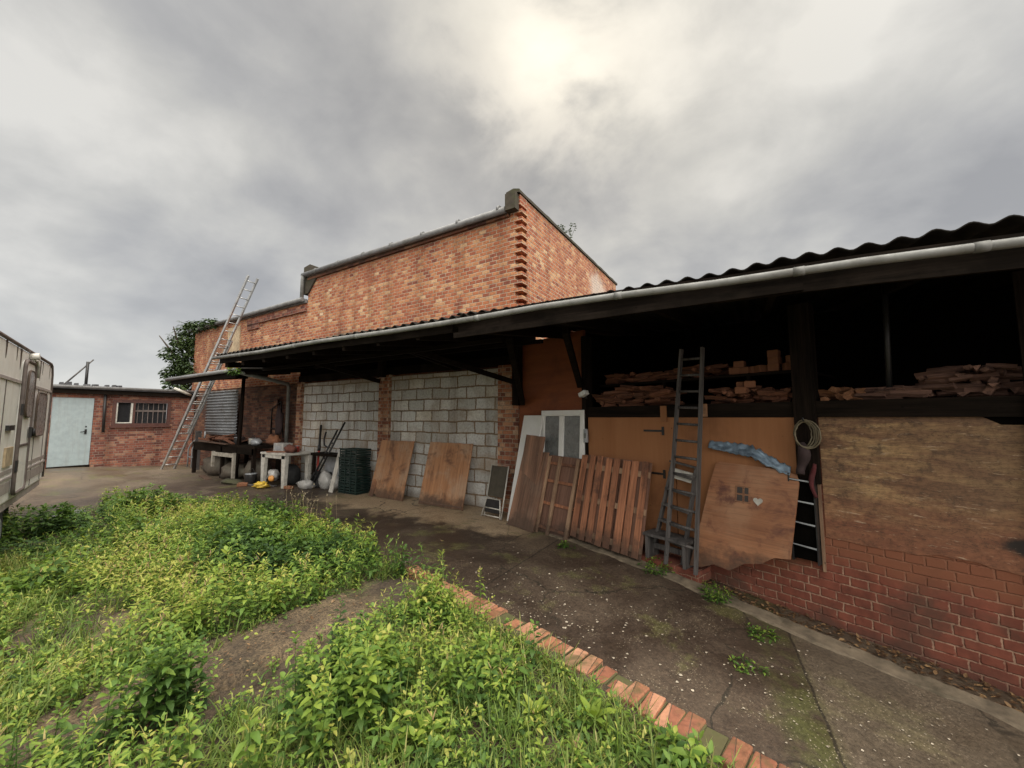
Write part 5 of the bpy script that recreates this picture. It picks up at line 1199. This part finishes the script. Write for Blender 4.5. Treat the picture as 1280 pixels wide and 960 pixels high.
for i in range(16000):
    x = rr.uniform(-7.5, 1.0); y = rr.uniform(-.6, 3.4)
    if not inside(x, y) or math.hypot(x, y) < 1.2: continue
    fw = -.527 * x + .85 * y; lt = .85 * x + .527 * y
    if fw < .9 or abs(lt) > fw * 1.5 + .4: continue
    if onpath(x, y) or (y > 2.35 - .22 * (x + .4) - .05 and x > -2.3): continue
    if bare(x, y) and rr.random() < .6: continue
    dens = .95 if x > -2.3 else (.95 if (x < -3.3 and y < 1.0) else .3)
    if rr.random() > dens: continue
    G_.tuft(x, y, sz(x, y) - .005, rr.randint(6, 12), rr.uniform(.09, .26), max(.1, .46 + .3 * fbm(x, y, 1.4) + rr.gauss(0, .12)), r=rr)
    if rr.random() < .35: P_.stem(x, y, sz(x, y) - .01, rr.uniform(.05, .11), .55 + rr.gauss(0, .15), lsize=.035, gap=.018, r=rr)
for i in range(420):
    y = rr.uniform(.3, 2.5); x = -2.95 + rr.choice((-1, 1)) * rr.gauss(.40, .09)
    if rr.random() < .6: P_.stem(x, y, sz(x, y) + .02, rr.uniform(.03, .09), .5 + rr.gauss(0, .15), lsize=.024, gap=.014, lean_=.4, r=rr, ratio=.7, alt=True, spike=0)
    else: G_.tuft(x, y, sz(x, y) + .02, 5, rr.uniform(.05, .12), .5 + rr.gauss(0, .15), r=rr)
o = mesh_np('weeds', P_.chunks(), M_weed); tag(o, kind='stuff', label='thick green weeds covering the plot before the drive', cat='weeds')
o = mesh_np('grass', G_.chunks(), M_grass); tag(o, kind='stuff', label='short yellow green grass among the weeds', cat='grass')

# plants one can single out
def clump(name, label, cat, x, y, spread, n, h, tone, lsize=.06, z=None, group=None, gap=.03):
    p = Plants(); r = random.Random(int(x * 100 + y * 37)); zz = sz(x, y) if z is None else z
    for i in range(n):
        a = r.random() * 6.28; d = spread * math.sqrt(r.random()); hh = h * (1 - .45 * (d / spread) ** 2) * r.uniform(.8, 1.1)
        p.stem(d * math.cos(a), d * math.sin(a), -.02, hh, tone + r.gauss(0, .06), lsize, gap, .10 + .2 * d, r=r)
    o = mesh_np(name, p.chunks(), M_weed, T(x, y, zz)); return tag(o, label, cat, group)
clump('nettle_clump', 'tall dark green nettle clump standing on the broken path', 'nettle', -2.80, .92, .20, 34, .54, .36, .050)
clump('nettle_clump', 'broad leafy nettle clump at the right edge of the broken path', 'nettle', -1.90, 1.58, .22, 36, .38, .44, .048)
clump('nettle_clump', 'bright green bushy clump beside the edging bricks nearest the path', 'nettle', -2.25, 2.45, .26, 32, .36, .55, .05)
clump('nettle_clump', 'dark leafy clump at the near end of the edging bricks', 'nettle', -.36, 2.10, .16, 20, .24, .40, .06)
clump('nettle_clump', 'tall dark weed clump at the far left beside the grey paving slab', 'nettle', -8.6, 2.45, .45, 40, .50, .30, .085)
clump('nettle_clump', 'dark green weed clump growing against the foot of the caravan', 'nettle', -8.6, 1.35, .5, 40, .42, .26, .085)
def rosette(label, x, y, n, L, tone):
    p = Plants(); p.rosette(0, 0, 0, n, L, tone, random.Random(int(x * 99))); o = mesh_np('dock_plant', p.chunks(), M_weed, T(x, y, sz(x, y) + .02)); tag(o, label, 'dock')
p = Plants(); r = random.Random(8)
for i in range(70): p.tuft(r.gauss(0, .13), r.gauss(0, .10), -.01, 9, r.uniform(.14, .26), .42 + r.gauss(0, .1), r)
tag(mesh_np('grass_tussock', p.chunks(), M_grass, T(-2.16, 1.10, sz(-2.16, 1.10))), 'bright green grass tussock at the near end of the broken path', 'grass')
rosette('broad leaved rosette plant at the bottom edge among grass', -1.48, 1.56, 14, .17, .62)
rosette('pale rosette plant with long leaves close by the edging bricks', -.82, 2.16, 12, .17, .66)
rosette('yellow green rosette plant left of the pale long leaved one', -1.08, 1.98, 12, .13, .74)
for (x, y, sp, n, h, lab) in ((-2.14, 4.76, .10, 12, .10, 'small green weed in the concrete joint before the pallet'), (-1.0, 4.66, .17, 26, .14, 'low green weed below the stepladder at the kerb'),
                              (-.42, 4.40, .15, 22, .15, 'yellowing green weed at the kerb before the worn board'), (-.06, 3.92, .12, 18, .08, 'feathery green weed on the kerb at the concrete joint'), (-.12, 3.36, .11, 16, .07, 'small moss green weed further down the concrete joint')):
    clump('kerb_weed', lab, 'weed', x, y, sp, n, h, .42, .032, z=gz(x, y), gap=.016)
p = Plants(); r = random.Random(5)
for i in range(46): p.stem(r.gauss(0, .30), r.gauss(0, .10), -.02, r.uniform(.12, .3), .82 + r.gauss(0, .1), .05, .03, r=r)
tag(mesh_np('straw_weeds', p.chunks(), M_weed, T(-4.9, 3.25, .03)), 'straw coloured drying weeds at the far edge of the plot', 'weeds')
p = Plants()
for i in range(26):
    a = r.random() * 6.28; el = r.uniform(1.0, 1.5); L = r.uniform(.25, .6); b = (r.gauss(0, .25), r.gauss(0, .06), 0); d = (math.cos(a) * math.cos(el), math.sin(a) * math.cos(el), math.sin(el))
    p.blade(b, d, L, .005, .05, .6)
    for q in range(5): a2 = r.random() * 6.28; f = r.uniform(.7, 1); p.blade(tuple(b[k] + d[k] * L * f for k in range(3)), (math.cos(a2) * .6, math.sin(a2) * .6, .6), .05, .006, .2, .9)
tag(mesh_np('dry_grass', p.chunks(), M_dry, T(-6.2, 3.66, .03)), 'thin dry seeding grass stems standing at the edge of the drive', 'grass')
p = Plants()
for i in range(11):
    a = r.random() * 6.28; el = r.uniform(.6, 1.4); L = r.uniform(.15, .38); b = (r.gauss(0, .06), r.gauss(0, .25), 0); d = (math.cos(a) * math.cos(el), math.sin(a) * math.cos(el), math.sin(el)); p.blade(b, d, L, .01, .1, .2)
    for q in range(7):
        f = r.uniform(.4, 1); a2 = r.random() * 6.28; p.leaf(tuple(b[k] + d[k] * L * f for k in range(3)), (math.cos(a2), math.sin(a2), .3), (0, 0, 1), .07, .035, .3, r.uniform(.25, .7))
tag(mesh_np('coping_weed', p.chunks(), M_ivy, T(UR - .1, 8.3, 5.88)), 'straggly weed growing out of the brick gable coping', 'weed')
p = Plants()
for i in range(12): p.stem(r.gauss(0, .10), r.gauss(0, .05), -.12, r.uniform(.12, .25), .4 + r.gauss(0, .1), .07, .03, r=r)
tag(mesh_np('gutter_weed', p.chunks(), M_weed, T(-9.85, 4.08, 2.70)), 'green weed hanging from the right end of the low canopy gutter', 'weed')

# ivy tree at the left end of the brick building
iv = thing('ivy_tree', 'dark leafy ivy tree beside the left end of the brick building', 'tree', T(-18.6, 6.1, 0))
mb = MB(); mb.tube([(-18.6, 6.1, -.1), (-18.5, 6.15, 1.5), (-18.65, 6.1, 3.0), (-18.4, 6.1, 4.4)], [.14, .12, .10, .05], 9)
for a in range(7):
    t = a * .9; mb.tube([(-18.6, 6.1, 2.4 + a * .25), (-18.6 + .5 * math.cos(t), 6.1 + .5 * math.sin(t), 3.0 + a * .25), (-18.6 + .9 * math.cos(t), 6.1 + .8 * math.sin(t), 3.3 + a * .28)], [.05, .035, .015], 6)
mb.build('trunk', M_bark, iv, I4)
p = Plants(); cl = []
for i in range(70):
    a = r.random() * 6.28; z = r.uniform(2.5, 5.0); q = (.72 * math.sin(max(0, min(1, (z - 2.1) / 3.1)) * 3.0) ** .6) * math.sqrt(r.random()); cl.append((-18.25 + q * math.cos(a) * 1.0, 6.1 + q * math.sin(a), z + .25 * math.cos(a), r.uniform(.16, .36), r.random() * .5 + .15))
for i in range(16): cl.append((-17.6 + r.uniform(-.2, 2.2), 5.86 + r.gauss(0, .05), 4.95 + r.gauss(0, .08), r.uniform(.07, .16), .3))
for cx, cy, cz, rad, tn in cl:
    for k in range(int(70 * rad / .25)):
        d = Vector((r.gauss(0, 1), r.gauss(0, 1), r.gauss(0, 1))).normalized(); q = rad * r.random() ** .4; a = r.random() * 6.28
        p.leaf((cx + d.x * q, cy + d.y * q, cz + d.z * q), (d.x + math.cos(a) * .7, d.y + math.sin(a) * .7, d.z * .4 - .3), (d.x * .6 + r.gauss(0, .3), d.y * .6 + r.gauss(0, .3), 1), r.uniform(.08, .14), r.uniform(.06, .10), .2, tn + r.gauss(0, .14))
o = mesh_np('crown', p.chunks(), M_ivy, I4); o.parent = iv; o.matrix_basis = WM[iv].inverted()

# ---------------------------------------------------------------- litter on the drive
Bs = []; Ds = []; Ls = []; Ws = []; Ts = []; Ns = []
def litter(n, fx, fy, smin, smax, z=.006, test=None):
    B = []; k = 0
    while len(B) < n and k < n * 20:
        k += 1; x = fx(); y = fy()
        if test and not test(x, y): continue
        B.append((x, y, gz(x, y) + z + .012 * mnoise.noise(Vector((x * .9, y * .9, 0))) + .004 * mnoise.noise(Vector((x * 4, y * 4, 3)))))
    B = np.array(B); n = len(B); a = rng.random(n) * 6.28
    return B, np.stack([np.cos(a), np.sin(a), rng.normal(0, .06, n)], 1), np.stack([rng.normal(0, .2, n), rng.normal(0, .2, n), np.ones(n)], 1), rng.uniform(smin, smax, n)
def drive(x, y): return y > 2.62 + (-.22 * (x + .9)) + .0 and not inside(x, y)
B, D, N_, L_ = litter(200, lambda: random.gauss(-1.5, .75), lambda: random.gauss(3.25, .38), .010, .028, test=drive)
B2, D2_, N2_, L2_ = litter(190, lambda: random.uniform(-.2, 1.6), lambda: random.uniform(2.3, 3.6), .006, .018, test=drive)
B3, D3, N3, L3 = litter(260, lambda: random.uniform(-9, .5), lambda: random.uniform(2.7, 5.0), .008, .018, test=drive)
B = np.concatenate([B, B2, B3]); D = np.concatenate([D, D2_, D3]); N_ = np.concatenate([N_, N2_, N3]); L_ = np.concatenate([L_, L2_, L3])
tag(mesh_np('fallen_flakes', [leaf_arrays(B, unit(D), unit(N_), L_, L_ * .75, np.zeros(len(B)), rng.random(len(B)))], M_flake), 'small pale fallen flakes and chips scattered over the drive', 'litter', kind='stuff')
def near_wall(x, y):
    s = (Vector((x, y)) - A2).dot(D2); o_ = -(Vector((x, y)) - A2).dot(N2); return 0 < s < 5.5 and .0 < o_ < .34
B, D, N_, L_ = litter(1500, lambda: random.uniform(-3, 2.4), lambda: random.uniform(3.4, 5.8), .02, .05, .012, test=near_wall)
B4, D4, N4, L4 = litter(420, lambda: random.choice((random.gauss(-4.4, .5), random.gauss(-2.95, .25))), lambda: random.uniform(.3, 2.4), .012, .035, .095)
B = np.concatenate([B, B4]); D = np.concatenate([D, D4]); N_ = np.concatenate([N_, N4]); L_ = np.concatenate([L_, L4]); D[:, 2] += rng.normal(.1, .2, len(D))
tag(mesh_np('dead_leaves', [leaf_arrays(B, unit(D), unit(N_), L_, L_ * .5, np.zeros(len(B)), rng.random(len(B)))], M_deadleaf), 'brown dead leaves and soil crumbs along the foot of the shed', 'litter', kind='stuff')
for o in list(bpy.data.objects):
    if o.name == 'green_crate' and o.get('label') == '': del o['label']
